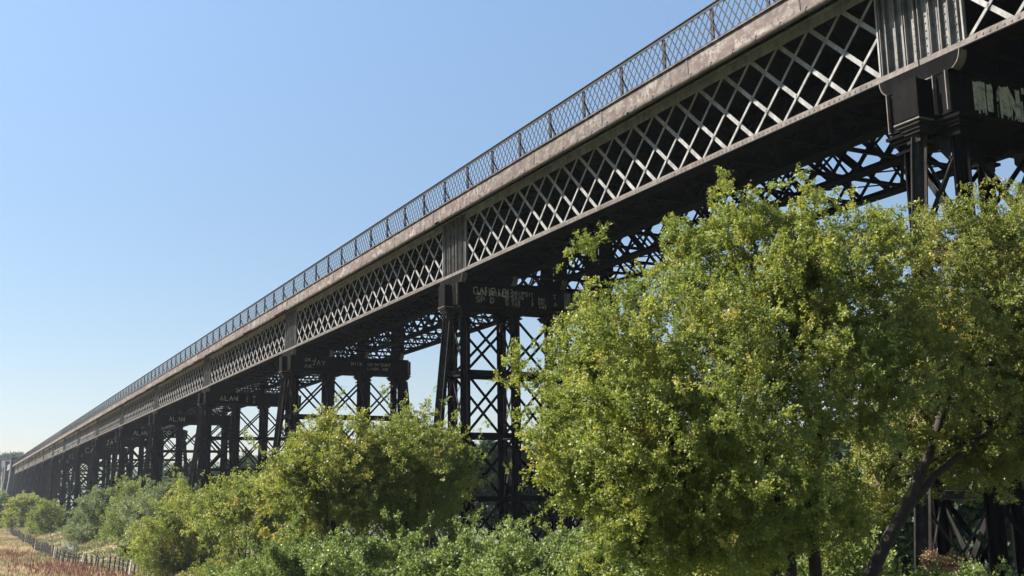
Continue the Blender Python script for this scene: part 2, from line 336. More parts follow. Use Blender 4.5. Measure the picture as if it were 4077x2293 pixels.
def inner_truss_mesh():
    mb = MB(); y = 0.0
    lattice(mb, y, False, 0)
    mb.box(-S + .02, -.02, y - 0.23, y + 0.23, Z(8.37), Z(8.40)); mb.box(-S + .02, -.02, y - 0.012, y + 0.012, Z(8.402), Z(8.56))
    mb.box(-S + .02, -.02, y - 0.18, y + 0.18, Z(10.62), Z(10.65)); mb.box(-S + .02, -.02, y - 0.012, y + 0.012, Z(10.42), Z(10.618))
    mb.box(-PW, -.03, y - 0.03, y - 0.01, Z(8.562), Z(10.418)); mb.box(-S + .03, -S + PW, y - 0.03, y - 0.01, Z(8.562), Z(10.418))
    return mb.mesh('inner_truss', M['black'])  # black paints in the darkness behind the outer lattice
def bracing_mesh():
    mb = MB()
    k = 0
    for i in range(0, 12):
        x = -0.95 - i * (S - 1.9) / 11
        mb.bar((x, TY[0] + .05, Z(8.45)), (x, TY[3] - .05, Z(8.45)), 0.09, 0.10, (1, 0, 0))
        if i % 2 == 0: mb.bar((x, TY[0] + .05, Z(10.5)), (x, TY[3] - .05, Z(10.5)), 0.14, 0.20, (1, 0, 0))
        for a, b_ in ((0, 1), (1, 2), (2, 3)):
            y0, y1 = TY[a] + .03, TY[b_] - .03
            mb.bar((x + .07, y0, Z(8.5)), (x + .07, y1, Z(10.55)), 0.08, 0.02, (1, 0, 0)); mb.bar((x + .10, y1, Z(8.5)), (x + .10, y0, Z(10.55)), 0.08, 0.02, (1, 0, 0))
        if i < 11:
            x1 = x - (S - 1.9) / 11
            mb.bar((x, TY[0] + .1, Z(8.50)), (x1, TY[1] - .1, Z(8.50)), 0.09, 0.02, (0, 0, 1)); mb.bar((x1, TY[0] + .1, Z(8.53)), (x, TY[1] - .1, Z(8.53)), 0.09, 0.02, (0, 0, 1))
            mb.bar((x, TY[2] + .1, Z(8.50)), (x1, TY[3] - .1, Z(8.50)), 0.09, 0.02, (0, 0, 1)); mb.bar((x1, TY[2] + .1, Z(8.53)), (x, TY[3] - .1, Z(8.53)), 0.09, 0.02, (0, 0, 1))
    return mb.mesh('cross_bracing', M['black2'])
def deck_mesh():
    mb = MB()
    mb.box(-S, 0, DECKY0 + .03, DECKY1, Z(10.72), Z(11.0))
    for i in range(33):
        x = -(i + 0.5) * S / 33; mb.box(x - .12, x + .12, DECKY0 + .06, DECKY1 - .02, Z(10.694), Z(10.7195))
    mb.box(-S, 0, DECKY1 + .0005, DECKY1 + .03, Z(10.5), Z(11.06))
    return mb.mesh('deck', M['black2'])  # shade of the deck underside painted in as near-black
JO = 21.88                                                          # joints and posts run on through all spans
def fascia_mesh(n):
    mb = MB(); x0, x1 = px_(n), px_(n) - S
    y = DECKY0
    mb.box(-S, 0, y, y + .025, Z(10.52), Z(11.04), 0)
    mb.box(-S, 0, y - .055, y + .06, Z(11.042), Z(11.07), 0); mb.box(-S, 0, y - .07, y - .0003, Z(10.50), Z(10.528), 0)
    mb.box(-S, 0, y + .0255, y + .12, Z(10.49), Z(10.515), 1)
    j0 = 2 * S / 11
    k = math.ceil((-JO - x0) / j0)
    for k in range(-40, 140):
        x = -JO - k * j0
        if x1 < x <= x0:
            mb.box(x - x0 - .05, x - x0 + .05, y - .014, y - .0004, Z(10.53), Z(11.04), 0)
        for q in range(8):
            xr = x - .27 - q * .53
            if x1 < xr <= x0: mb.box(xr - x0 - .022, xr - x0 + .022, y - .085, y - .0702, Z(10.485), Z(10.53), 1)
    return mb.mesh('fascia', [M['fascia'], M['chord']])
PO = 22.94; PS = S / 11
def rail_mesh():
    mb = MB(); y = DECKY0 + 0.02
    z0, z1 = Z(11.09), Z(12.0)
    n = 88; sp = S / n; run = 0.62
    for i in range(-3, n + 3):
        for d, yy in ((1, y - .006), (-1, y + .006)):
            xs = -i * sp; xe = xs + d * run
            a, b_ = (xs, z1), (xe, z0)
            if max(a[0], b_[0]) < -S or min(a[0], b_[0]) > 0: continue
            def cl(a, b_):
                (ax, aa), (bx, bb) = a, b_
                for lim, sg in ((0, 1), (-S, -1)):
                    if (ax - lim) * sg > 1e-9: t = (lim - ax) / (bx - ax); ax, aa = lim, aa + (bb - aa) * t
                    if (bx - lim) * sg > 1e-9: t = (lim - ax) / (bx - ax); bx, bb = lim, aa + (bb - aa) * t
                return (ax, aa), (bx, bb)
            a, b_ = cl(a, b_)
            if abs(a[0] - b_[0]) < .03: continue
            mb.bar((a[0], yy, a[1]), (b_[0], yy, b_[1]), 0.033, 0.008, (0, 1, 0))
    mb.box(-S, 0, y - .03, y - .022, Z(11.071), Z(11.12))
    return mb.mesh('railing', M['rail'])
def handrail_mesh():
    mb = MB(); y = DECKY0 + 0.02
    mb.box(-S, 0, y - .05, y + .05, Z(12.062), Z(12.085)); mb.box(-S, 0, y - .024, y - .012, Z(11.965), Z(12.0615))
    return mb.mesh('handrail', M['rail'])
def post_mesh():
    mb = MB(); y = DECKY0 + 0.02
    mb.box(-.055, .055, y + .012, y + .026, Z(11.071), Z(12.06)); mb.box(-.008, .008, y + .0262, y + .09, Z(11.071), Z(12.0))
    mb.bar((0, y + .07, Z(11.62)), (0, y + .36, Z(11.075)), .02, .05, (0, 1, 1)); mb.bar((0, y + .03, Z(11.95)), (0.0, y + .08, Z(11.6)), .02, .03, (0, 1, 0))
    return mb.mesh('railing_post', M['rail'])
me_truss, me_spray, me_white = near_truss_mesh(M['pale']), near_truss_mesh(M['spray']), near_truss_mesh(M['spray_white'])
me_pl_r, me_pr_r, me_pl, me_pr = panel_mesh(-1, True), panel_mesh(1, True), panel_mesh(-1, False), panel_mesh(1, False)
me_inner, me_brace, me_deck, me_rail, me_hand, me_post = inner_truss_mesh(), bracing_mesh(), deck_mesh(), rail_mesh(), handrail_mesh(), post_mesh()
far_posts = []
for n in range(-1, 15):
    x = px_(n)
    tr = vpart('outer_truss', me_spray if n in (6, 7) else (me_white if n >= 8 else me_truss), x)
    if n in (6, 7): tr['label'] = 'truss bars sprayed over with red and blue graffiti'
    if n >= 8: tr['label'] = 'truss bars daubed with whitish graffiti'
    near = n in (-1, 0, 1)
    vpart('end_panel', me_pl_r if near else me_pl, 0, tr)
    e = vpart('end_panel', me_pr_r if near else me_pr, 0, tr); e.location = (-S, 0, 0)
    for y in TY[1:]:
        o = vpart('inner_truss', me_inner, x); o.location.y = y - VP.y
    vpart('cross_bracing', me_brace, x); vpart('deck', me_deck, x)
    vpart('fascia', fascia_mesh(n), x)
    ra = vpart('railing', me_rail, x); vpart('handrail', me_hand, 0, ra)
    for k in range(-20, 180):
        xp = -PO - k * PS
        if x - S < xp <= x:
            if n < 8:
                p_ = vpart('railing_post', me_post, 0, ra); p_.location = (xp - x, 0, 0)
            else: far_posts.append(xp)
mb = MB(); y = DECKY0 + .02
for xp in far_posts:
    mb.box(xp - .055, xp + .055, y + .012, y + .026, Z(11.071), Z(12.06)); mb.bar((xp, y + .07, Z(11.62)), (xp, y + .36, Z(11.075)), .02, .05, (0, 1, 1))
fp = mb.mesh('railing_post', M['rail']); o = link('railing_post', fp, viaduct); o.location = -VP; o['kind'] = 'stuff'; o['label'] = 'row of small posts at the far end of the railing'

# --- gutter pipe below the fascia, whole near the front, in pieces further on
def gutter(xa, xb):
    mb = MB(); y, z = DECKY0 - .045, Z(10.43); k = 9; R = .075
    for sgn, rr in ((1, R), (-1, R - .012)):
        vs, fs = [], []
        for x in (xa, xb):
            for j in range(k + 1):
                a = math.pi * j / k; vs.append((x, y - rr * math.cos(a), z + .045 - rr * math.sin(a) * 1.25))
        for j in range(k): fs.append((j, j + 1, k + 2 + j, k + 1 + j)[::sgn])
        mb.add(vs, fs)
    xx = xa - .2
    while xx > xb: mb.tube([(xx, y, z - .0 + .03), (xx - .03, y, z + .03)], R + .012, 10); xx -= 0.86
    o = link('gutter', mb.mesh('gutter', M['chord']), viaduct); o.location = -VP
for xa, xb in ((6, -7.4), (-7.5, -16.2), (-16.25, -24.5), (-24.6, -38.0), (-38.4, -50.1), (-50.2, -59.8), (-62.3, -64.9), (-65.0, -68.0), (-70, -73.4), (-76, -79.0), (-82, -83.6), (-86.3, -88.2), (-91, -93.4), (-99, -101.5), (-104, -105.2), (-109.5, -112.5), (-117, -119), (-124, -127), (-132, -133.5), (-139, -141), (-150, -152)):
    gutter(xa, xb)

# --- piers
ZB = -7.45                                                          # columns stand on the meadow
CAPB, CAPT = 7.16, 8.04
tiers = [4.62, 2.27, -0.08, -2.43, -4.78]
def column(mb, x, y0, y1, zt, zb):
    """riveted round column: a tube with four flange fins, optionally raking from y0 at the top to y1 at the foot"""
    p, q = np.array([x, y1, Z(zb)]), np.array([x, y0, Z(zt)])
    mb.tube([p, q], 0.125, 12)
    for n_, off in (((1, 0, 0), None), ((0, 1, 0), None)):
        for sg in (-1, 1):
            d = np.array(n_, float) * sg
            mb.bar(p + d * .16, q + d * .16, .026, .088, d)
def capital(mb, x, y, w=.22):
    mb.box(x - w + .06, x + w - .06, y - w + .06, y + w - .06, Z(6.79), Z(6.93))
    for i, (zz0, zz1, e) in enumerate(((6.74, 6.80, .0), (6.92, 6.985, .03), (6.987, 7.06, .07), (7.062, 7.13, .12)) ):
        mb.box(x - w - e, x + w + e, y - w - e, y + w + e, Z(zz0), Z(zz1))
COLY = [17.05, 19.17, 21.32, 23.42]; RX = 0.6; BAT = 0.098
RK0 = 16.62; RK1 = 23.88
def rk(y0, sg, z): return y0 + sg * BAT * (6.9 - z)
def col_mesh(x, y):
    mb = MB(); column(mb, x, y, y, 6.8, ZB); capital(mb, x, y); return mb.mesh('column', M['black'])
def raker_mesh(y0, sg):
    mb = MB(); column(mb, 0, y0, rk(y0, sg, ZB), 6.85, ZB); capital(mb, 0, y0 - sg * .02, .17); return mb.mesh('raking_column', M['brown'])
def pier_mesh():
    mb = MB()
    zt = 6.8
    lv = [zt] + tiers + [-7.2]
    for x in (-RX, RX):
        s_ = 1 if x > 0 else -1
        for i, t in enumerate(tiers):
            mb.box(x - .035 + s_ * .10, x + .035 + s_ * .10, COLY[0] - .1, COLY[3] + .1, Z(t) - .1, Z(t) + .1, 0)
        for j in range(3):
            ya, yb = COLY[j] + .12, COLY[j + 1] - .12
            for i in range(len(lv) - 1):
                a, b_ = lv[i] - .12, lv[i + 1] + .12
                mb.bar((x + .03, ya, Z(a)), (x + .03, yb, Z(b_)), .105, .02, (1, 0, 0), 0); mb.bar((x - .03, yb, Z(a)), (x - .03, ya, Z(b_)), .105, .02, (1, 0, 0), 0)
        for y0, sg, yc in ((RK0, -1, COLY[0]), (RK1, 1, COLY[3])):
            for i in range(len(lv) - 1):
                a, b_ = lv[i], lv[i + 1]
                mb.bar((0, rk(y0, sg, a), Z(a) - .1), (x, yc, Z(b_) + .1), .09, .02, (0.5, 1, 0), 1); mb.bar((x, yc, Z(a) - .1), (0, rk(y0, sg, b_), Z(b_) + .1), .09, .02, (0.5, 1, 0), 1)
                if i: mb.bar((0, rk(y0, sg, a), Z(a)), (x, yc, Z(a)), .16, .06, (1, 1, 0), 1)
    for y in COLY:
        for i in range(len(lv) - 1):
            a, b_ = lv[i] - .1, lv[i + 1] + .1
            mb.bar((-RX, y - .02, Z(a)), (RX, y - .02, Z(b_)), .11, .018, (0, 1, 0), 1); mb.bar((RX, y + .02, Z(a)), (-RX, y + .02, Z(b_)), .11, .018, (0, 1, 0), 1)
            if i: mb.box(-RX, RX, y - .05, y + .05, Z(lv[i]) - .09, Z(lv[i]) + .09, 1)
        for x in (-RX, RX):                                         # gusset plates below the cap
            s_ = -1 if x > 0 else 1
            mb.add([(x + s_ * .1, y - .15, Z(6.8)), (x + s_ * .36, y - .15, Z(6.74)), (x + s_ * .36, y - .15, Z(6.55)), (x + s_ * .12, y - .15, Z(6.25))], [(0, 1, 2, 3)], 1)
            mb.add([(x + s_ * .1, y - .135, Z(6.8)), (x + s_ * .36, y - .135, Z(6.74)), (x + s_ * .36, y - .135, Z(6.55)), (x + s_ * .12, y - .135, Z(6.25))], [(3, 2, 1, 0)], 1)
    return mb.mesh('pier', [M['black'], M['brown']])
def cap_mesh():
    mb = MB()
    y0, y1 = 16.72, 23.78
    for x in (-RX, RX):
        mb.box(x - .16, x + .16, y0, y1, Z(CAPB + .04), Z(CAPT - .03), 0)
        mb.box(x - .23, x + .23, y0 - .03, y1 + .03, Z(CAPB), Z(CAPB + .0395), 1); mb.box(x - .23, x + .23, y0 - .03, y1 + .03, Z(CAPT - .0295), Z(CAPT), 1)
        for k in range(8):
            y = y0 + .3 + k * (y1 - y0 - .6) / 7
            mb.box(x - .2, x + .2, y - .03, y + .03, Z(CAPB + .045), Z(CAPT - .035), 0)
        for e, sg in ((y0, -1), (y1, 1)):                           # end stiffeners, pale with rivets
            ya, yb = sorted((e, e + sg * .012)); mb.box(x - .17, x + .17, ya, yb, Z(CAPB + .045), Z(CAPT - .035), 1)
            for dx in (-.165, .145):
                ya, yb = sorted((e + sg * .0125, e + sg * .10)); mb.box(x + dx, x + dx + .02, ya, yb, Z(CAPB + .045), Z(CAPT - .035), 2)
    for e, sg in ((16.36, -1), (24.14, 1)):                          # middle box over the raking column
        inn = 16.72 if sg < 0 else 23.78
        ya, yb = sorted((e, inn)); mb.box(-.22, .22, ya, yb + .3 * (sg < 0), Z(CAPB + .042), Z(CAPT - .033), 0)
        ya, yb = sorted((e - .02, e + .02)); mb.box(-.30, .30, ya, yb, Z(CAPB + .045), Z(CAPT - .036), 1)
        ya, yb = sorted((e + sg * .05, inn)); mb.box(-.33, .33, ya, yb, Z(CAPB - .025), Z(CAPB + .005), 2)
    ya, yb = 16.73, 23.77
    mb.box(-RX - .2, RX + .2, ya + .3, yb - .3, Z(CAPB + .046), Z(CAPB + .066), 0)
    return mb.mesh('cap_girder', [M['black'], M['black2'], M['chord']])
def saddle_mesh():
    """round-ended bearing bracket between a truss and the pier cap"""
    mb = MB(); pr = []
    z1, z0 = Z(8.368), Z(8.045)
    for i in range(7):
        a = math.pi / 2 * i / 6; pr.append((-1.02 + .26 - .26 * math.cos(a), z1 - (z1 - z0) * math.sin(a)))
    prof = pr + [(-x, z) for x, z in pr[::-1]]
    k = len(prof)
    vs = [(x, -.10, z) for x, z in prof] + [(x, .10, z) for x, z in prof]
    mb.add(vs, [tuple(range(k))[::-1], tuple(range(k, 2 * k))] + [(i, (i + 1) % k, k + (i + 1) % k, k + i) for i in range(k)], 0)
    for i in range(k - 1):                                           # its flange, the sunlit edge painted in with paler iron
        (xa, za), (xb, zb) = prof[i], prof[i + 1]
        nn = np.array([-(zb - za), 0, xb - xa]); nn /= -np.linalg.norm(nn)
        mb.bar(np.array([xa, -.0, za]) + nn * .012, np.array([xb, -.0, zb]) + nn * .012, .215, .02, nn, 1)
    return mb.mesh('bearing_bracket', [M['black'], M['chord']])
# stroke letters for the painted names
GL = {'A': '00 26 40|13 33', 'B': '00 06 36 44 33 03|33 42 30 00', 'C': '45 36 16 05 01 10 30 41', 'D': '00 06 26 44 42 20 00', 'E': '40 00 06 46|03 33', 'F': '00 06 46|03 33',
      'G': '45 36 16 05 01 10 30 42 22', 'H': '00 06|40 46|03 43', 'I': '20 26', 'J': '16 46|36 31 20 01', 'K': '00 06|46 03 40', 'L': '06 00 40', 'M': '00 06 23 46 40', 'N': '00 06 40 46',
      'O': '10 01 05 16 36 45 41 30 10', 'P': '00 06 36 45 43 33 03', 'R': '00 06 36 45 43 33 03|23 40', 'S': '45 36 16 05 04 42 41 30 10 01', 'T': '20 26|06 46', 'U': '06 01 10 30 41 46',
      'V': '06 20 46', 'Y': '06 23 46|23 20', 'Z': '06 46 00 40', '+': '23 25|14 34', '.': '20 21', '1': '14 26 20', '4': '30 36 02 42', 'W': '06 10 23 30 46'}
def writing(text, x, y, z, h, w, stroke, seed, pitch=None):
    """hand-painted strokes on a face looking towards +x, letters running along +y"""
    rnd = random.Random(seed); mb = MB(); cy = y; jx = 0.0
    for ch in text:
        if ch in GL:
            for st in GL[ch].split('|'):
                pts = [(int(q[0]) / 4 * w + rnd.uniform(-.04, .04) * w, int(q[1]) / 6 * h + rnd.uniform(-.03, .03) * h) for q in st.split()]
                for a, b_ in zip(pts, pts[1:]):
                    jx += .0002
                    mb.bar((x + jx, cy + a[0], z + a[1]), (x + jx, cy + b_[0], z + b_[1]), stroke * rnd.uniform(.8, 1.15), .004, (1, 0, 0))
        cy += (pitch or w * 1.45)
    return mb
GF = RX + .166
WR = {0: [('MNT', 17.82, 7.32, .58, .34, .13, .47), ('DAY', 18.3, 7.22, .16, .12, .022, None)],
      1: [('CARBIDE', 17.35, 7.62, .27, .17, .032, None), ('WARRINGS', 17.5, 7.58, .20, .15, .028, .18), ('SPID', 17.45, 7.32, .2, .14, .026, None), ('DRIPS', 18.98, 7.68, .15, .10, .022, None), ('KAIN', 18.98, 7.52, .14, .09, .02, None), ('PIV', 18.98, 7.37, .13, .09, .02, None), ('COZ', 18.98, 7.22, .13, .09, .02, None),
          ('R', 19.75, 7.68, .16, .11, .022, None), ('O', 19.78, 7.50, .14, .10, .022, None), ('B', 19.8, 7.32, .14, .10, .022, None), ('DAZ', 20.15, 7.55, .1, .07, .016, None), ('DEL', 20.15, 7.40, .1, .08, .018, None), ('GAZ', 20.18, 7.24, .1, .08, .018, None), ('T', 20.8, 7.62, .2, .14, .02, None), ('A', 20.85, 7.36, .16, .12, .02, None)],
      2: [('GRAJ', 17.55, 7.72, .16, .12, .024, None), ('JAY', 17.95, 7.5, .28, .2, .03, None), ('JUE', 17.5, 7.38, .15, .13, .024, None), ('NICK', 20.3, 7.6, .18, .12, .024, None), ('KATH+SHAZ', 21.3, 7.6, .17, .11, .024, None), ('LINDA.JUE', 21.3, 7.36, .14, .10, .022, None)],
      3: [('ALAN', 17.8, 7.42, .34, .24, .045, None), ('A', 19.75, 7.68, .14, .12, .022, None), ('D', 19.75, 7.48, .14, .12, .022, None), ('S', 19.75, 7.28, .14, .12, .022, None), ('M', 20.3, 7.68, .14, .12, .022, None), ('I', 20.3, 7.48, .14, .12, .022, None), ('K', 20.3, 7.28, .14, .12, .022, None), ('MICK', 22.4, 7.42, .38, .26, .05, None)],
      4: [('ALAN', 18.05, 7.4, .42, .26, .06, None)],
      5: [('ALAN', 18.15, 7.36, .5, .27, .07, None), ('BR41', 21.4, 7.26, .62, .34, .11, None)],
      6: [('JAY', 17.95, 7.34, .58, .38, .09, None)], 7: [('CAZ', 17.85, 7.28, .7, .5, .11, None)], 8: [('CLINT', 17.7, 7.32, .6, .3, .09, None)], 9: [('CAZ', 18.0, 7.34, .5, .42, .09, None)]}
me_col = {(x, y): col_mesh(x, y) for x in (-RX, RX) for y in COLY}
me_rk = [raker_mesh(RK0, -1), raker_mesh(RK1, 1)]
me_pier, me_cap, me_sad = pier_mesh(), cap_mesh(), saddle_mesh()
def far_cols():
    mb = MB()
    for x in (-RX, RX):
        for y in COLY: column(mb, x, y, y, 6.8, ZB); capital(mb, x, y)
    for y0, sg in ((RK0, -1), (RK1, 1)): column(mb, 0, y0, rk(y0, sg, ZB), 6.85, ZB); capital(mb, 0, y0 - sg * .02, .17)
    return mb.mesh('column', M['black2'])
me_fc = far_cols()
for n in range(0, 15):
    x = px_(n); p_ = vpart('pier', me_pier, x)
    if n < 10:
        for q in me_col.values(): vpart('column', q, 0, p_)
        for q in me_rk: vpart('raking_column', q, 0, p_)
    else: vpart('column', me_fc, 0, p_)
    cg = vpart('cap_girder', me_cap, 0, p_)
    for y in TY:
        o = vpart('bearing_bracket', me_sad, 0, p_); o.location = (0, y - .1, 0)
    for i, (t, y, z, h, w, st, pt) in enumerate(WR.get(n, [])):
        o = vpart('graffiti', writing(t, GF, y, Z(z), h, w, st, n * 31 + i, pt).mesh('graffiti', M['paint']), 0, p_)
        o['label'] = 'hand painted graffiti reading ' + t
    if n == 0:                                                       # a daubed patch and drips
        mb = MB(); rnd = random.Random(5)
        for k in range(9):
            yy = 17.36 + k * .036; mb.box(GF + .001 + k * .0003, GF + .004 + k * .0003, yy, yy + .045, Z(7.22 + rnd.uniform(0, .12)), Z(7.93 - rnd.uniform(0, .05)))
        for k in range(14):
            yy = 17.74 + k * .11 + rnd.uniform(-.03, .03); mb.box(GF + .005 + k * .0003, GF + .008 + k * .0003, yy, yy + .05, Z(7.16 + rnd.uniform(0.05, .2)), Z(7.5 + rnd.uniform(0, .3)))
        vpart('graffiti', mb.mesh('graffiti', M['paint']), 0, p_)['label'] = 'pale daubed patch with drips'
    if n == 1:
        mb = MB(); mb.box(GF, GF + .003, 18.68, 18.83, Z(7.25), Z(7.9)); mb.box(GF + .0005, GF + .0035, 21.3, 22.3, Z(7.25), Z(7.92))
        vpart('graffiti', mb.mesh('graffiti', M['thin_paint']), 0, p_)['label'] = 'faded pale painted rectangles'

# --- abutment at the far end
ab = empty('abutment', (-372, 20, 0), 'dark brick abutment with battered pilaster at the far end of the viaduct', 'abutment')
AB = Vector((-372, 20, 0))
def abp(mb, name, mat): 
    o = link(name, mb.mesh(name, mat), ab); o.location = -AB; return o
xf = px_(15) + 4.0
mb = MB(); mb.box(xf - 30, xf, 16.6, 24, -0.5, Z(8.0)); abp(mb, 'wall', M['brick'])
def pilaster(x0, x1, ztop):
    mb = MB(); zb = -.4
    mb.add([(x0 - .5, 14.1, zb), (x1 + .5, 14.1, zb), (x1 + .5, 18, zb), (x0 - .5, 18, zb), (x0, 15.75, Z(8.3)), (x1, 15.75, Z(8.3)), (x1, 18, Z(8.3)), (x0, 18, Z(8.3))], MB.BF)
    mb.box(x0, x1, 15.75, 18, Z(8.304), Z(ztop)); mb.box(x0 - .15, x1 + .15, 15.6, 18.15, Z(ztop) + .002, Z(ztop) + .35)
    return mb
abp(pilaster(xf - 7.0, xf + .3, 12.9), 'pilaster', M['brick']); abp(pilaster(xf - 42, xf - 36, 13.0), 'pilaster', M['brick'])
mb = MB(); mb.box(xf - 36, xf - 7.2, 16.3, 16.7, Z(10.9), Z(12.1)); mb.box(xf - 36, xf - 7.2, 16.2, 16.8, Z(10.3), Z(10.896)); abp(mb, 'parapet', M['stone'])
mb = MB(); mb.box(xf - 36, xf - 7.2, 16.8, 23, Z(7.9), Z(10.3)); abp(mb, 'arch_wall', M['brick'])
gt = empty('gantry', (-395, 14.5, 0), 'small white steel ladder frame beside the brick abutment', 'ladder frame')
mb = MB(); p0 = at(82, 1905, 400); p0[2] = 0; 
for dx in (0, 2.6):
    mb.box(-.12 + dx, .12 + dx, -.12, .12, 4, 12.7)
for z in (8.0, 10.4, 12.7): mb.box(.122, 2.478, -.1, .1, z - .12, z + .12)
gt.location = (p0[0], p0[1], 0); mb.build('frame', M['white_metal'], gt)

# ------------------------------------------------------------------ plants
rng = np.random.default_rng(7)
def unit(a): return a / (np.linalg.norm(a, axis=-1, keepdims=True) + 1e-9)
def leaves_mesh(name, base, dirn, nrm, ln, wd, tint, mat):
    """one folded four-cornered leaf per row"""
    n = len(base); side = unit(np.cross(dirn, nrm)); nn = np.cross(side, dirn)
    ln = ln[:, None]; wd = wd[:, None]
    V = np.empty((n, 4, 3), np.float32)
    V[:, 0] = base; V[:, 1] = base + dirn * ln * .45 + side * wd * .5 + nn * wd * .18
    V[:, 2] = base + dirn * ln; V[:, 3] = base + dirn * ln * .45 - side * wd * .5 + nn * wd * .18
    me = bpy.data.meshes.new(name); me.vertices.add(n * 4); me.vertices.foreach_set('co', V.ravel())
    me.loops.add(n * 4); me.loops.foreach_set('vertex_index', np.arange(n * 4, dtype=np.int32))
    me.polygons.add(n); me.polygons.foreach_set('loop_start', np.arange(0, n * 4, 4, dtype=np.int32))
    try: me.polygons.foreach_set('loop_total', np.full(n, 4, dtype=np.int32))
    except Exception: pass
    a = me.attributes.new('tint', 'FLOAT', 'FACE'); a.data.foreach_set('value', np.clip(tint, 0, 1).astype(np.float32))
    me.materials.append(mat); me.update(calc_edges=True); return me
def lumpy(p, s, seed):
    q = p * s + seed * 3.7
    return (np.sin(q[:, 0] * 1.7 + 1.3 * np.sin(q[:, 1])) + np.sin(q[:, 1] * 1.9 + 1.1 * np.sin(q[:, 2] * 1.3)) + np.sin(q[:, 2] * 2.1 + 1.2 * np.sin(q[:, 0] * .9))) / 3
def grow(lobes, shoots, per, length, leaf, seed, gap=0.15, lift=.25, fill=.3, spike=0.0, gapscale=2.2, clump=14):
    """clumps of shoots on and inside the lobes; each shoot carries leaves on both sides. Returns leaf arrays and shoot roots"""
    r = np.random.default_rng(seed)
    lb = np.array(lobes, float); c = lb[:, :3]; rad = lb[:, 3:6]
    wgt = rad[:, 0] * rad[:, 2] + (.27 * rad[:, 0].mean()) ** 2; wgt = wgt / wgt.sum()
    nc = max(6, shoots // clump)
    k = r.choice(len(lb), nc, p=wgt)
    d = unit(r.normal(size=(nc, 3))); d[:, 2] = np.where(d[:, 2] < -.5, -d[:, 2] * .6, d[:, 2]); d = unit(d)
    t = np.where(r.random(nc) < fill, r.uniform(.2, .85, nc), 1 + r.normal(0, .13, nc))
    cc = c[k] + d * rad[k] * t[:, None]
    keep = lumpy(cc, gapscale / max(.3, rad.mean()), seed + .5) > (-1 + gap * 2 * .9)
    cc, d, k = cc[keep], d[keep], k[keep]; nc = len(cc)
    ax = unit(d * .75 + np.array([0, 0, lift]) + r.normal(0, .5, (nc, 3)))
    cl = length * r.uniform(.7, 1.5, nc) * (1 + spike * 1.6 * (r.random(nc) < .12))
    thin = 1 / (1 + spike * .0 + (cl / length > 1.6) * .9)
    ct = r.normal(0, .075, nc)
    n = nc * clump; q = np.repeat(np.arange(nc), clump)
    al = r.uniform(-.6, 1.0, n)
    root = cc[q] + ax[q] * (al * cl[q])[:, None] + r.normal(0, 1, (n, 3)) * (length * .36 * thin[q] * (1.1 - .55 * np.clip(al, 0, 1)))[:, None]
    root[:, 2] -= .10 * cl[q] * np.clip(al, 0, 1) ** 2
    out = d[q]; sd = unit(ax[q] * .8 + np.array([0, 0, lift * .7]) + r.normal(0, .55, (n, 3)))
    L_ = length * r.uniform(.35, 1.0, n)
    tt = (np.arange(per) + .5) / per
    base = root[:, None] + sd[:, None] * (L_[:, None] * (tt - .35))[..., None]
    base[..., 2] += -0.12 * L_[:, None] * tt ** 2
    base = base + r.normal(0, leaf * .55, base.shape)
    N = n * per; base = base.reshape(-1, 3)
    ld = unit(np.repeat(sd, per, 0) * .6 + r.normal(0, .75, (N, 3)) + np.repeat(out, per, 0) * .2)
    ln = leaf * r.uniform(.5, 1.5, N); nr = unit(np.repeat(out, per, 0) * .4 + np.array([0, 0, .6]) + r.normal(0, .65, (N, 3)))
    st = .42 + .2 * lumpy(root, 1.3 / max(.3, rad.mean()), seed + 9) + ct[q] + r.normal(0, .06, n)
    tint = np.repeat(st, per) + r.normal(0, .13, N) + .12 * np.tile(tt - .5, n)
    return (base, ld, nr, ln, ln * r.uniform(.5, .75, N), tint), root, sd, L_
def limb(mb, p, q, r0, r1, rnd, sag=.12, k=6, seg=5):
    p, q = np.array(p), np.array(q); pts = []
    ln = np.linalg.norm(q - p); off = rnd.normal(0, sag * ln, 3); off[2] = abs(off[2]) * .6
    for i in range(seg + 1):
        t = i / seg; pts.append(p * (1 - t) + q * t + off * (4 * t * (1 - t)) * .5 + rnd.normal(0, .012 * ln, 3) * (0 < i < seg))
    mb.tube(pts, [r0 + (r1 - r0) * i / seg for i in range(seg + 1)], k); return pts
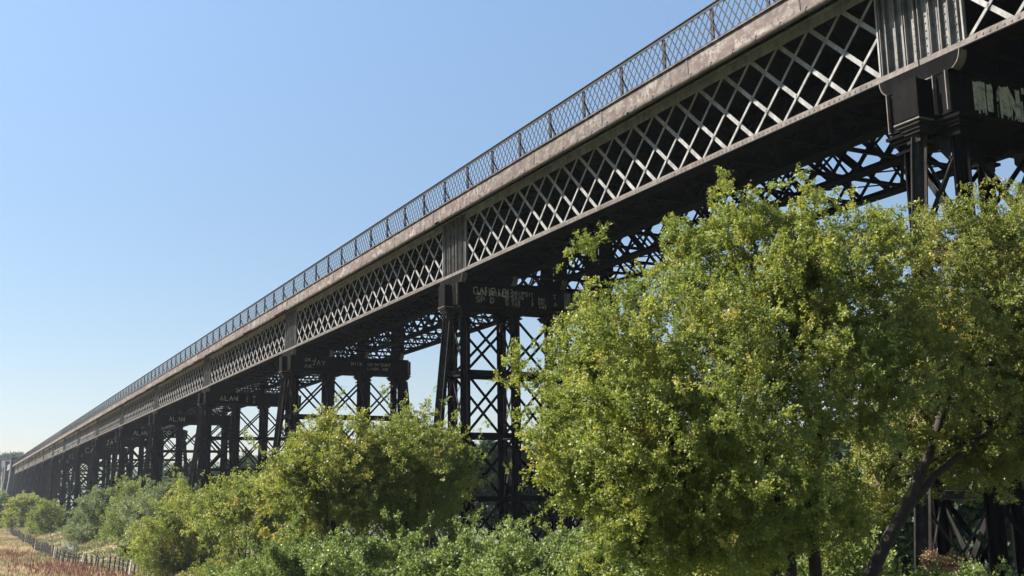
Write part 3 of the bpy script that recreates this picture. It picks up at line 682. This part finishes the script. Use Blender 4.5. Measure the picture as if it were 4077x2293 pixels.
def plant(name, label, cat, lobes, mat, foot, trunk_r, shoots, per, length, leaf, seed, group=None, limbs=10, twigs=0, stems=1, crown_name='crown', paths=None, **kw):
    """lobes are world spheres (x,y,z,r) or ellipsoids; foot = point on the ground"""
    lb = [(q[0], q[1], q[2], q[3], q[3], q[3]) if len(q) == 4 else q for q in lobes]
    root = empty(name, tuple(foot), label, cat, group); off = np.array(foot)
    arr, sr, sd, sl = grow(lb, shoots, per, length, leaf, seed, **kw)
    arr = (arr[0] - off,) + arr[1:]
    link(crown_name, leaves_mesh(crown_name, *arr, mat), root)
    rnd = np.random.default_rng(seed + 3); mb = MB(); f = np.zeros(3)
    cen = np.array([q[:3] for q in lb]) - off; ctr = cen.mean(0)
    ends = []
    order = np.argsort(-np.array([q[3] for q in lb]))[:limbs]
    for i_, (pth, rr) in enumerate(paths or []):
        q = [np.array(w_) - off for w_ in pth]; kk = []
        for a_, b_ in zip(q, q[1:]):
            kk += [a_ + (b_ - a_) * t_ + rnd.normal(0, .009, 3) for t_ in (0, .25, .5, .75)]
        kk.append(q[-1]); mb.tube(kk, [rr * (1 - .6 * j / len(kk)) for j in range(len(kk))], 10)
        for i in order[i_::len(paths)]: ends.append(limb(mb, q[-1], cen[i], rr * .38, rr * .1, rnd, .12, 6))
    for s_ in range(0 if paths else stems):
        b = f + np.array([rnd.normal(0, trunk_r * 2.5 * (stems > 1)), rnd.normal(0, trunk_r * 2.5 * (stems > 1)), -.25])
        fork = b + (ctr - b) * .42 * np.array([.5, .5, 1]) + rnd.normal(0, trunk_r * 2, 3) * np.array([1, 1, .3])
        pts = limb(mb, b, fork, trunk_r * 1.25 / stems ** .4, trunk_r * .8 / stems ** .4, rnd, .06, 9)
        for i in order[s_::stems]:
            e = limb(mb, pts[-2], cen[i], trunk_r * .6 / stems ** .4, trunk_r * .12, rnd, .14, 6); ends.append(e)
    if twigs:
        rad_m = float(np.mean([w_[3] for w_ in lb])); allp = np.array([q for e in ends for q in e[2:]])
        for i in rnd.choice(len(sr), min(twigs, len(sr)), replace=False):
            q = sr[i] - off; j = np.argmin(((allp - q) ** 2).sum(1)); tip = q + sd[i] * sl[i] * .55
            a = allp[j]
            if np.linalg.norm(a - q) > .75 * rad_m: continue
            mid = (a * .35 + q * .65) + rnd.normal(0, .06 * np.linalg.norm(a - q) + 1e-4, 3)
            r0 = min(.02, trunk_r * .15); mb.tube([a, mid, q, tip], [r0, r0 * .6, r0 * .4, r0 * .15], 3, 1, False)
    me = mb.mesh('trunk', [M['bark'], M['twig']]); me.polygons.foreach_set('use_smooth', [True] * len(me.polygons)); link('trunk', me, root)
    return root
def lob(u, v, r, d, dd=0, sq=1.0):
    """lobe from a photo position: centre pixel, radius in pixels, depth"""
    p = at(u, v, d + dd); R = r * d / F
    return (p[0], p[1], p[2], R, R, R * sq)
def foot_at(u, d):
    p = at(u, 1975, d); return np.array([p[0], p[1], float(ground(p[0], p[1]))])

# the big hawthorn on the right
D1 = 13.0
big = [lob(2330, 1500, 130, D1, .2), lob(2300, 1700, 120, D1, 0), lob(2390, 1890, 170, D1, -.2), lob(2520, 1290, 110, D1, .5), lob(2680, 1120, 90, D1, .6), lob(2790, 1070, 150, D1, .4), lob(2960, 960, 110, D1, .2), lob(3060, 1080, 200, D1, 0), lob(3270, 980, 150, D1, .3),
       lob(2600, 1480, 330, D1, -.4), lob(2950, 1400, 330, D1, .6), lob(3250, 1350, 330, D1, -.2), lob(2480, 1750, 320, D1, -.6), lob(2850, 1780, 380, D1, -.8), lob(3200, 1720, 330, D1, -.3), lob(2620, 2020, 270, D1, -.5), lob(2950, 2060, 260, D1, 0.5), lob(2560, 960, 22, D1, .4), lob(2170, 1480, 40, D1, .3), lob(2170, 1690, 40, D1, .1), lob(3420, 1180, 230, D1, 0.2), lob(2540, 2220, 180, D1, -.3), lob(3500, 1520, 260, D1, .2), lob(2890, 860, 50, D1, .3), lob(3120, 850, 50, D1, .2)]
big += [lob(3050, 2180, 150, D1, -.6), lob(3230, 2140, 130, D1, -.4), lob(2880, 2160, 150, D1, -.6), lob(3480, 960, 120, D1, .4), lob(3560, 1150, 150, D1, .2), lob(3420, 1040, 120, D1, -.2), lob(2280, 1960, 110, D1, -.2), lob(2240, 1780, 90, D1, 0), lob(2750, 2230, 190, D1, -.2), lob(3020, 2260, 170, D1, .6), lob(3250, 2050, 200, D1, .7), lob(2400, 2080, 150, D1, -.4), lob(2440, 1150, 25, D1, .3), lob(2720, 1290, 180, D1, .2), lob(2450, 1540, 160, D1, .1)]
big += [lob(u, v, 17, D1, dd) for u, v, dd in [(2760, 940, .4), (2680, 915, .4), (2600, 890, .4), (2525, 862, .4), (2500, 1100, .5), (2430, 1060, .5), (2355, 1025, .5), (2295, 1000, .5), (2360, 1235, .3), (2280, 1218, .3),
        (2200, 1430, .2), (2130, 1465, .2), (2065, 1485, .2), (2210, 1695, 0), (2125, 1712, 0), (2055, 1722, 0), (2250, 1875, -.1), (2160, 1898, -.1), (3000, 810, .2), (3200, 800, .2), (3360, 830, .3), (2890, 800, .3), (2290, 1340, .3), (2180, 1590, .1)]]
D1 = 13.0
g1 = foot_at(3150, D1 + .3)
plant('hawthorn_tree', 'large hawthorn tree with small yellow green leaves in front of the nearest pier', 'tree', big, L['haw'], g1, .14, 13500, 46, .26, .0305, 11, limbs=20, twigs=2200, gap=.2, spike=1.0, fill=.3, gapscale=3.2,
      paths=[([g1 + np.array([0, 0, -.3]), at(3130, 2150, D1 + .3), at(3060, 1850, D1 + .2), at(2980, 1500, D1)], .085), ([g1 + np.array([.2, .2, -.3]), at(2900, 2200, D1 + .2), at(2700, 1900, D1), at(2550, 1650, D1 - .1)], .10), ([g1 + np.array([.1, .3, -.3]), at(3230, 2050, D1 + .5), at(3260, 1650, D1 + .4), at(3200, 1300, D1 + .2)], .085)])
D2 = 14.5
right = [lob(3580, 980, 120, D2, .3), lob(3820, 980, 120, D2, 0), lob(3750, 1250, 260, D2, 0), lob(4020, 900, 110, D2, -.2), lob(3980, 1150, 260, D2, -.3), lob(4130, 1000, 220, D2, -.2), lob(3700, 1560, 290, D2, .2), lob(3950, 1480, 290, D2, -.4), lob(4150, 1400, 300, D2, 0), lob(3850, 1770, 200, D2, .4), lob(4100, 1720, 250, D2, .2), lob(3550, 1760, 180, D2, .5), lob(3480, 1900, 120, D2, .8), lob(3980, 1880, 110, D2, .6), lob(3350, 1990, 150, D2, .9), lob(3640, 1930, 110, D2, .9), lob(3860, 1940, 90, D2, 1.0), lob(3260, 2180, 120, D2, .9), lob(3340, 2120, 130, D2, 1.6), lob(3500, 2060, 120, D2, 1.6), lob(3800, 1860, 120, D2, .9)] + [lob(u, v, 18, D2, dd) for u, v, dd in [(3600, 850, .2), (3720, 830, .1), (3840, 830, 0), (3950, 830, 0), (4050, 850, -.1), (3480, 880, .3)]]
g2 = foot_at(3430, D2 - .6)
plant('hawthorn_tree', 'hawthorn with browning leaves and leaning trunk at the right edge of the view', 'tree', right, L['haw_dull'], g2, .15, 7000, 44, .27, .0315, 23, limbs=14, twigs=1000, gap=.2, spike=.6, fill=.32, gapscale=3,
      paths=[([g2 + np.array([0, 0, -.3]), at(3460, 2290, D2 - .6), at(3590, 2050, D2 - .4), at(3690, 1830, D2 - .2), at(3800, 1500, D2)], .105), ([at(3590, 2050, D2 - .4), at(3720, 1900, D2 - .2), at(3950, 1700, D2)], .06)])

# hawthorns in the middle, before the second and third piers
D3 = 33.0
mid1 = [lob(1260, 1850, 95, D3), lob(1300, 1740, 45, D3, .4), lob(1190, 1830, 45, D3, .2), lob(1390, 1820, 100, D3, .6), lob(1290, 1960, 170, D3, -.5), lob(1160, 1960, 110, D3, 0), lob(1400, 1950, 140, D3, .3), lob(1300, 1670, 16, D3, .4), lob(1440, 1730, 35, D3, .4), lob(1250, 1760, 25, D3, .3), lob(1290, 2080, 160, D3, .2)] + [lob(u, v, 8, D3, .3) for u, v in [(1302, 1650), (1305, 1690), (1250, 1705), (1240, 1735), (1160, 1790), (1130, 1810), (1420, 1690), (1400, 1730), (1100, 1900)]]
plant('hawthorn_tree', 'hawthorn tree turning yellow and orange in front of the third pier', 'tree', mid1, L['haw_gold'], foot_at(1320, D3), .12, 6000, 26, .36, .058, 31, limbs=10, twigs=500, gap=.34, spike=1.6, gapscale=3.4, stems=3, clump=10)
D4 = 34.0
mid2 = [lob(1570, 1750, 55, D4), lob(1640, 1745, 60, D4, .3), lob(1730, 1795, 70, D4, .2), lob(1520, 1850, 100, D4, 0), lob(1650, 1850, 160, D4, -.4), lob(1780, 1870, 100, D4, .2), lob(1580, 1990, 170, D4, .0), lob(1730, 2000, 150, D4, .3), lob(1480, 2000, 120, D4, .4), lob(1650, 2110, 150, D4, .3), lob(1565, 1690, 20, D4, .1), lob(1640, 1680, 18, D4, .1), lob(1830, 1880, 60, D4, .2)] + [lob(u, v, 8, D4, .2) for u, v in [(1560, 1650), (1575, 1690), (1640, 1655), (1690, 1680), (1500, 1700), (1790, 1760), (1860, 1840), (1890, 1835), (1880, 1900)]]
plant('hawthorn_tree', 'green and gold hawthorn tree left of the second pier with bare lower stems', 'tree', mid2, L['haw'], foot_at(1620, D4), .12, 6400, 26, .36, .056, 37, limbs=10, twigs=500, gap=.32, spike=1.5, gapscale=3.4, stems=4, clump=10)
# line of bushes running away to the left
def bush(name, label, cat, lobes, d, mat, seed, shoots, leaf, length, group=None, twigs=0, **kw):
    lb = [lob(u, v + 14, r * .86, d, random.Random(u).uniform(-.02, .02) * d, q) for u, v, r, q in lobes]
    u = sum(q[0] for q in lobes) / len(lobes)
    us = [q[0] for q in lobes]; rm = max(q[2] for q in lobes) * d / F * .8
    for k_ in range(7):
        w_ = foot_at(min(us) + (max(us) - min(us)) * k_ / 6, d * (1.02 + .012 * (k_ % 2))); lb.append((w_[0], w_[1], w_[2] + rm * .45, rm * .7, rm * .7, rm * .7))
    return plant(name, label, cat, lb, mat, foot_at(u, d), .09, shoots, 18, length, leaf, seed, group, 8, twigs, 3, **dict(dict(gap=.24, spike=1.1, gapscale=3.0, clump=10), **kw))
bush('hawthorn_bush', 'dull green hawthorn bush sloping down left of the yellow hawthorn', 'bush', [(1010, 2010, 120, 1), (930, 1990, 90, 1), (1050, 1950, 70, 1), (880, 2060, 110, 1), (1090, 2040, 90, 1), (980, 2110, 120, 1), (850, 1990, 60, 1), (1100, 2130, 100, 1)], 48, L['haw'], 41, 5200, .075, .42, twigs=150)
bush('hawthorn_bush', 'rounded olive hawthorn bush with yellowish top, in the middle of the bush line', 'bush', [(760, 2010, 90, 1), (700, 2070, 110, 1), (800, 2090, 120, 1), (640, 2140, 100, 1), (740, 2170, 120, 1), (860, 2160, 110, 1), (620, 2210, 70, 1), (690, 2230, 80, 1)], 68, L['haw'], 43, 5200, .09, .5, twigs=120)
bush('sallow_bush', 'grey green sallow bush with pale upright top under the fourth pier', 'bush', [(640, 1990, 80, 1), (560, 2010, 70, 1), (700, 1960, 60, 1), (620, 2080, 80, 1), (760, 1960, 40, 1)], 100, L['sallow'], 47, 3000, .12, .6)
bush('hawthorn_bush', 'tall bright green bush standing in front of the fifth pier', 'bush', [(535, 1930, 45, 1), (500, 1970, 60, 1), (560, 1980, 60, 1), (470, 2040, 70, 1), (550, 2060, 90, 1), (480, 2120, 80, 1), (590, 2120, 80, 1), (540, 2170, 60, 1)], 110, L['bright'], 53, 4000, .12, .6)
bush('sallow_bush', 'dark grey green rounded bush before the seventh pier', 'bush', [(390, 1970, 35, 1), (370, 2030, 55, 1), (330, 2070, 55, 1), (400, 2080, 60, 1), (320, 2130, 55, 1), (390, 2140, 60, 1), (430, 2020, 40, 1)], 122, L['sallow'], 59, 3600, .12, .6)
bush('hawthorn_bush', 'pale green dome shaped bush standing alone beside the eighth pier', 'bush', [(190, 2030, 45, 1), (160, 2060, 45, 1), (230, 2060, 40, 1), (200, 2090, 45, 1), (240, 2090, 30, 1), (150, 2090, 35, 1)], 165, L['bright'], 61, 2400, .15, .7)
bush('hawthorn_bush', 'wide yellow green bush under the far piers on the left', 'bush', [(130, 1980, 30, 1), (90, 2000, 40, 1), (60, 2020, 40, 1), (150, 2005, 30, 1), (100, 2030, 40, 1), (40, 2040, 25, 1)], 215, L['haw'], 67, 2400, .2, .8)
bush('sallow_bush', 'dark bush cut by the left edge below the brick abutment', 'bush', [(-10, 1990, 35, 1), (15, 2010, 28, 1), (-20, 2040, 40, 1), (10, 2045, 22, 1)], 230, L['sallow'], 71, 1200, .28, 1.0)

# foreground scrub along the bottom
def scrub(u0, d, lobes, seed, label, mat='bramble', shoots=3600, leaf=.075, name='bramble_bush'):
    lb = [lob(u, v + 85, r * .85, d, random.Random(u + seed).uniform(-.06, .06) * d, .9) for u, v, r in lobes]
    p = plant(name, label, 'bush', lb, L[mat], foot_at(u0, d), .03, shoots, 24, .26, leaf * .8, seed, 'brambles and nettles along the bottom edge', 6, 60, 3, crown_name='foliage', gap=.06, lift=.6, spike=1.6, gapscale=3)
scrub(2200, 24, [(2050, 2230, 110), (2180, 2200, 110), (2310, 2240, 120), (2130, 2130, 60), (2240, 2110, 50), (2080, 2330, 120), (2280, 2340, 120), (2420, 2280, 110), (2050, 2070, 25), (1990, 2190, 60), (2400, 2160, 70)], 101, 'leafy bramble clump at the foot of the big hawthorn, before the second pier')
scrub(1800, 26, [(1700, 2240, 100), (1820, 2210, 100), (1930, 2220, 100), (1760, 2320, 110), (1900, 2320, 110), (1960, 2130, 45), (1860, 2130, 45), (1650, 2180, 60), (1980, 2160, 60)], 103, 'bright green bramble clump below the second pier')
scrub(1420, 28, [(1330, 2230, 100), (1440, 2200, 100), (1550, 2220, 100), (1380, 2320, 120), (1520, 2320, 120), (1250, 2180, 70), (1370, 2110, 40), (1480, 2130, 40), (1600, 2160, 50)], 107, 'green bramble clump below the two middle hawthorns', 'bramble')
scrub(1080, 31, [(1000, 2260, 90), (1100, 2210, 80), (1190, 2210, 90), (1050, 2320, 110), (1180, 2320, 110), (1130, 2140, 40), (1210, 2130, 40), (940, 2260, 60)], 109, 'pale green nettle clump below the dull green hawthorn bush', 'bramble', name='nettle_clump')
scrub(960, 38, [(900, 2280, 55), (970, 2250, 60), (1040, 2290, 80), (940, 2320, 60)], 113, 'low bramble clump at the lower edge left of the nettles', 'bramble', 1500, .09)
for i, (u, v, r, d, lab) in enumerate([(520, 2110, 20, 95, 'low bramble mound behind the fence below the tall bright green bush'), (615, 2130, 26, 84, 'low bramble mound behind the last fence posts'), (720, 2150, 34, 68, 'low bramble mound right of the last fence posts')]):
    scrub(u, d, [(u, v, r), (u + r, v + 8, r), (u - r, v + 10, r * .8), (u + 2 * r, v + 20, r * .7)], 120 + i, lab, 'bramble', 900, .15)
scrub(2760, 15.5, [(2600, 2215, 60), (2700, 2190, 60), (2820, 2210, 60), (2930, 2190, 60), (3050, 2210, 70), (2760, 2250, 70)], 137, 'shaded bramble clump under the crown of the large hawthorn', 'bramble', 1400, .05)
# undergrowth below the right tree
scrub(3720, 16.5, [(3300, 2190, 70), (3420, 2150, 60), (3380, 2230, 80), (3250, 2230, 70), (3560, 2220, 60), (3700, 2270, 60), (3900, 2260, 50), (3800, 2330, 90), (3620, 2330, 90), (4000, 2330, 90)], 131, 'weedy undergrowth around the foot of the nearest pier', 'bramble', 900, .06)

# ------------------------------------------------------------------ woods behind the viaduct
woods = [(2250, 70, 1790, 'dark'), (2060, 62, 1800, 'dark'), (1930, 75, 1790, 'dark'), (1760, 66, 1690, 'wispy'), (1620, 90, 1860, 'dark'), (1460, 100, 1850, 'dark'), (1290, 110, 1840, 'dark'), (1130, 120, 1830, 'dark'), (1010, 135, 1810, 'dark'), (900, 150, 1860, 'dark'), (780, 165, 1850, 'dark'), (680, 190, 1870, 'dark'), (580, 210, 1880, 'dark'), (480, 240, 1895, 'dark'), (2450, 60, 1780, 'dark'), (2700, 50, 1800, 'dark'), (3700, 40, 1800, 'dark'), (3300, 45, 1800, 'dark'), (4050, 38, 1800, 'dark'), (3500, 36, 1850, 'dark'), (3900, 34, 1880, 'dark'), (3000, 48, 1800, 'dark'), (3150, 38, 1900, 'dark'), (2850, 42, 1900, 'dark'), (3600, 31, 1900, 'dark'), (3400, 32, 1900, 'dark'), (3780, 30, 1950, 'dark')]
for i, (u, d, vt, kd) in enumerate(woods):
    b = foot_at(u, d); top = at(u, vt, d)[2]; h = max(4, top - b[2]); R = h * .30; r = np.random.default_rng(200 + i)
    lb = []
    for k in range(9):
        a = r.uniform(0, 6.28); q = r.uniform(.2, .95); lb.append((b[0] + math.cos(a) * R * q * 1.25, b[1] + math.sin(a) * R * q * 1.25, b[2] + h * r.uniform(.25, .78), R * r.uniform(.4, .62)))
    lb.append((b[0], b[1], b[2] + h * .8, R * .55))
    if kd == 'wispy': lb = [(x, y, z, rr * .75) for x, y, z, rr in lb]
    place = ['seen through the pier legs', 'between two piers', 'behind the lattice bracing'][i % 3]
    plant('woodland_tree', ('thin feathery tree top showing left of the second pier' if kd == 'wispy' else 'dark green woodland tree growing beyond the viaduct'), 'tree', lb, L['wood'], b, .2, 1500 if kd != 'wispy' else 700, 16, .9, .16 + d * .0008, 300 + i, 'woodland trees beyond the viaduct' if kd != 'wispy' else None, 6, 40)

# far trees and house on the left horizon
for i, (u, v, r_, d, lab) in enumerate([(-6, 1840, 34, 520, 'hazy tree at the left edge of the far skyline'), (32, 1835, 14, 540, 'small hazy tree left of the far abutment pilaster'), (54, 1826, 16, 520, 'rounded hazy tree behind the far abutment'), (78, 1832, 12, 500, 'hazy tree top just above the far railing'), (15, 1850, 15, 500, 'low hazy tree behind the second pilaster')]):
    p = at(u, v, d); b = foot_at(u, d); R = r_ * d / F
    r = np.random.default_rng(400 + i)
    lb = [(p[0] + r.normal(0, R * .4), p[1] + r.normal(0, R * .5), p[2] + r.normal(0, R * .35) - R * .2, R * .55) for k in range(7)] + [(p[0], p[1], p[2] - R * 1.2, R * .9), (p[0], p[1], p[2] - R * 2.2, R)]
    plant('skyline_tree', lab, 'tree', lb, L['wood'], b, .3, 900, 14, 1.6, .55, 420 + i, None, 5)
hb = foot_at(34, 450); hz = at(34, 1835, 450)[2]
hs = empty('house', tuple(hb), 'pinkish gabled house among the far trees beside the abutment', 'house')
mb = MB(); w_, dp, hh = 2.4, 3.0, hz - hb[2] - 2.6; mb.box(-w_, w_, -dp, dp, -1, hh)
mb.add([(-w_, -dp, hh + .002), (w_, -dp, hh + .002), (0, -dp, hh + 2.4), (-w_, dp, hh + .002), (w_, dp, hh + .002), (0, dp, hh + 2.4)], [(0, 1, 2), (5, 4, 3), (0, 3, 4, 1)]); mb.build('wall', M['pink_wall'], hs)
mb = MB(); mb.bar((-w_ - .3, 0, hh - .1), (0.1, 0, hh + 2.62), 2 * dp + .8, .18, (-2.4, 0, w_)); mb.bar((w_ + .3, 0, hh - .1), (0, 0, hh + 2.6), 2 * dp + .8, .18, (2.4, 0, w_)); mb.build('roof', M['slate'], hs)
for dx in (-1.6, 1.0):
    mb = MB(); mb.box(dx, dx + .9, -dp - .03, -dp - .003, hh - 1.9, hh - .6); mb.build('window', M['glass'], hs)

# ------------------------------------------------------------------ fence across the meadow
fpx = [(0, 2102), (20, 2112), (45, 2128), (70, 2150), (100, 2170), (130, 2185), (165, 2203), (200, 2225), (235, 2240), (270, 2250), (303, 2258), (331, 2270), (360, 2272), (384, 2282), (408, 2286), (436, 2290), (466, 2296), (495, 2303), (521, 2312), (545, 2322)]
line = []
for u, v in fpx:
    r = FWD + RGT * (u - 2038.5) / F - UPV * (v - 1146.5) / F
    q = EYE + r * (0.05 - ZC) / r[2]; line.append(q[:2])
line = np.array(line); order = np.argsort(line[:, 0]); line = line[order]
xs_, ys_ = line[:, 0], np.convolve(np.pad(line[:, 1], 2, 'edge'), np.ones(5) / 5, 'valid')
fence = empty('post_and_wire_fence', (-130, 9, 0), 'long straggling wooden post and wire fence across the dry meadow', 'fence')
FO = np.array([-130, 9, 0]); rnd = random.Random(3)
x = -76.0; tops = []; i = 0
while x > -236:
    y = float(np.interp(x, xs_, ys_)); g = float(ground(x, y)); lean = rnd.gauss(0.10, .07); h = rnd.uniform(1.0, 1.22)
    p = np.array([x, y, g - .2]); q = np.array([x + rnd.gauss(0, .04), y + lean * h, g + h])
    if i < 90:
        mb = MB(); mb.tube([p - FO, (p + q) / 2 - FO, q - FO], [.07, .068, .062], 7); o = mb.build('post', M['pale_wood'] if i in (2, 14, 27) else M['wood'], fence)
    tops.append((p, q)); i += 1
    x -= 1.3 * rnd.uniform(.75, 1.3) if x > -150 else 1.9 * rnd.uniform(.8, 1.2)
mb = MB()
for k in (.35, .6, .85):
    pts = [a + (b - a) * k - FO for a, b in tops]; mb.tube(pts, .008, 4)
mb.build('wire', M['wire'], fence)

# ------------------------------------------------------------------ meadow: tufts of dry grass, red docks, umbels
def blades(name, n, region, hmin, hmax, wd, mat, seed, per, spread, tintfn, kind='stuff'):
    r = np.random.default_rng(seed)
    x = r.uniform(region[0], region[1], n); y = r.uniform(region[2], region[3], n)
    x, y, keep = region[4](x, y, r)
    z = ground(x, y); m = len(x)
    t = tintfn(x, y, r)
    bx = np.repeat(np.stack([x, y, z], 1), per, 0) + np.concatenate([r.normal(0, spread, (m * per, 2)), np.zeros((m * per, 1))], 1)
    d = unit(np.concatenate([r.normal(0, .28, (m * per, 2)), np.ones((m * per, 1))], 1))
    ln = r.uniform(hmin, hmax, m * per); nr = unit(r.normal(size=(m * per, 3)))
    o = link(name, leaves_mesh(name, bx, d, nr, ln, np.full(m * per, wd) * r.uniform(.6, 1.5, m * per), np.repeat(t, per) + r.normal(0, .12, m * per), mat))
    tag(o, kind=kind); return o
def fld(x, y, s, o): return np.sin(x * s + 1.7 * np.sin(y * s * 1.3 + o)) * np.sin(y * s * 1.9 + 1.1 * np.sin(x * s * .6 + o))
def all_(x, y, r):
    return x, y, None
blades('meadow_grass', 34000, (-330, -52, -9, 17, all_), .10, .38, .065, L['grass'], 501, 7, .35, lambda x, y, r: .52 + .22 * fld(x, y, .13, 1.0) + .22 * fld(x, y, .45, 3.0) + r.normal(0, .14, len(x)) - .25 * (y > np.interp(x, xs_, ys_) + 1))
def redz(x, y, r):
    dd = np.interp(x, xs_, ys_) - y
    a_ = np.exp(-((x + 91) / 14) ** 2 - ((dd - 2.0) / 1.9) ** 2) + .8 * np.exp(-((x + 74) / 6) ** 2 - ((dd - 1.5) / 2.5) ** 2) + .45 * np.exp(-((x + 122) / 10) ** 2 - ((dd - 3.6) / 1.5) ** 2)
    k = (a_ * (1 + .5 * fld(x, y, .5, 2.2)) > r.random(len(x)) * 1.6) & (dd > -.8); return x[k], y[k], None
blades('dock_patch', 9000, (-150, -62, -2, 12, redz), .3, .75, .07, L['dock'], 503, 5, .2, lambda x, y, r: .45 + .3 * r.normal(size=len(x)))
# white flowering clump by the fence
wp = at(245, 2185, 104); wg = np.array([wp[0], wp[1] + .4, float(ground(wp[0], wp[1]))])
lbw = [(wg[0] + dx, wg[1] + dy, wg[2] + z, .42) for dx, dy, z in ((0, 0, .75), (1.1, .1, .7), (-1.1, .2, .5), (2.0, 0, .5), (-2.0, .2, .35), (.5, .4, .8))]
plant('white_flower_clump', 'whitish flowering clump beside the fence in the meadow', 'plant', lbw, L['white'], wg, .02, 700, 14, .3, .075, 511, None, 5, 0, 3, crown_name='flowers', lift=.8)
for i, (u, v, r_, lab) in enumerate([(3790, 2240, 16, 'orange brown seed head plant at the foot of the nearest pier'), (3700, 2225, 12, 'pale seed head plant between the crossed braces of the nearest pier')]):
    p = at(u, v, 15.5); g = foot_at(u, 15.5); R = r_ * 15.5 / F
    plant('seedhead_plant', lab, 'plant', [(p[0], p[1], p[2], R), (p[0] + R, p[1], p[2] - R, R), (p[0] - R * .8, p[1], p[2] - R * 1.4, R)], L['orange'], g, .012, 160, 8, .08, .035, 521 + i, None, 3, 0, 2, crown_name='seedheads', lift=.5)

# ------------------------------------------------------------------ summer haze
mb = MB(); mb.box(-700, 60, -160, 700, -1.5, 62)
hm = bpy.data.materials.new('hazy_air'); hm.use_nodes = True; hn = hm.node_tree.nodes; hl = hm.node_tree.links
hn.remove(hn['Principled BSDF']); pv = hn.new('ShaderNodeVolumePrincipled'); pv.inputs['Density'].default_value = 0.00016
pv.inputs['Color'].default_value = (0.85, 0.92, 1.0, 1); pv.inputs['Anisotropy'].default_value = 0.2
hl.new(pv.outputs[0], hn['Material Output'].inputs['Volume'])
tag(mb.build('haze', hm), kind='stuff')
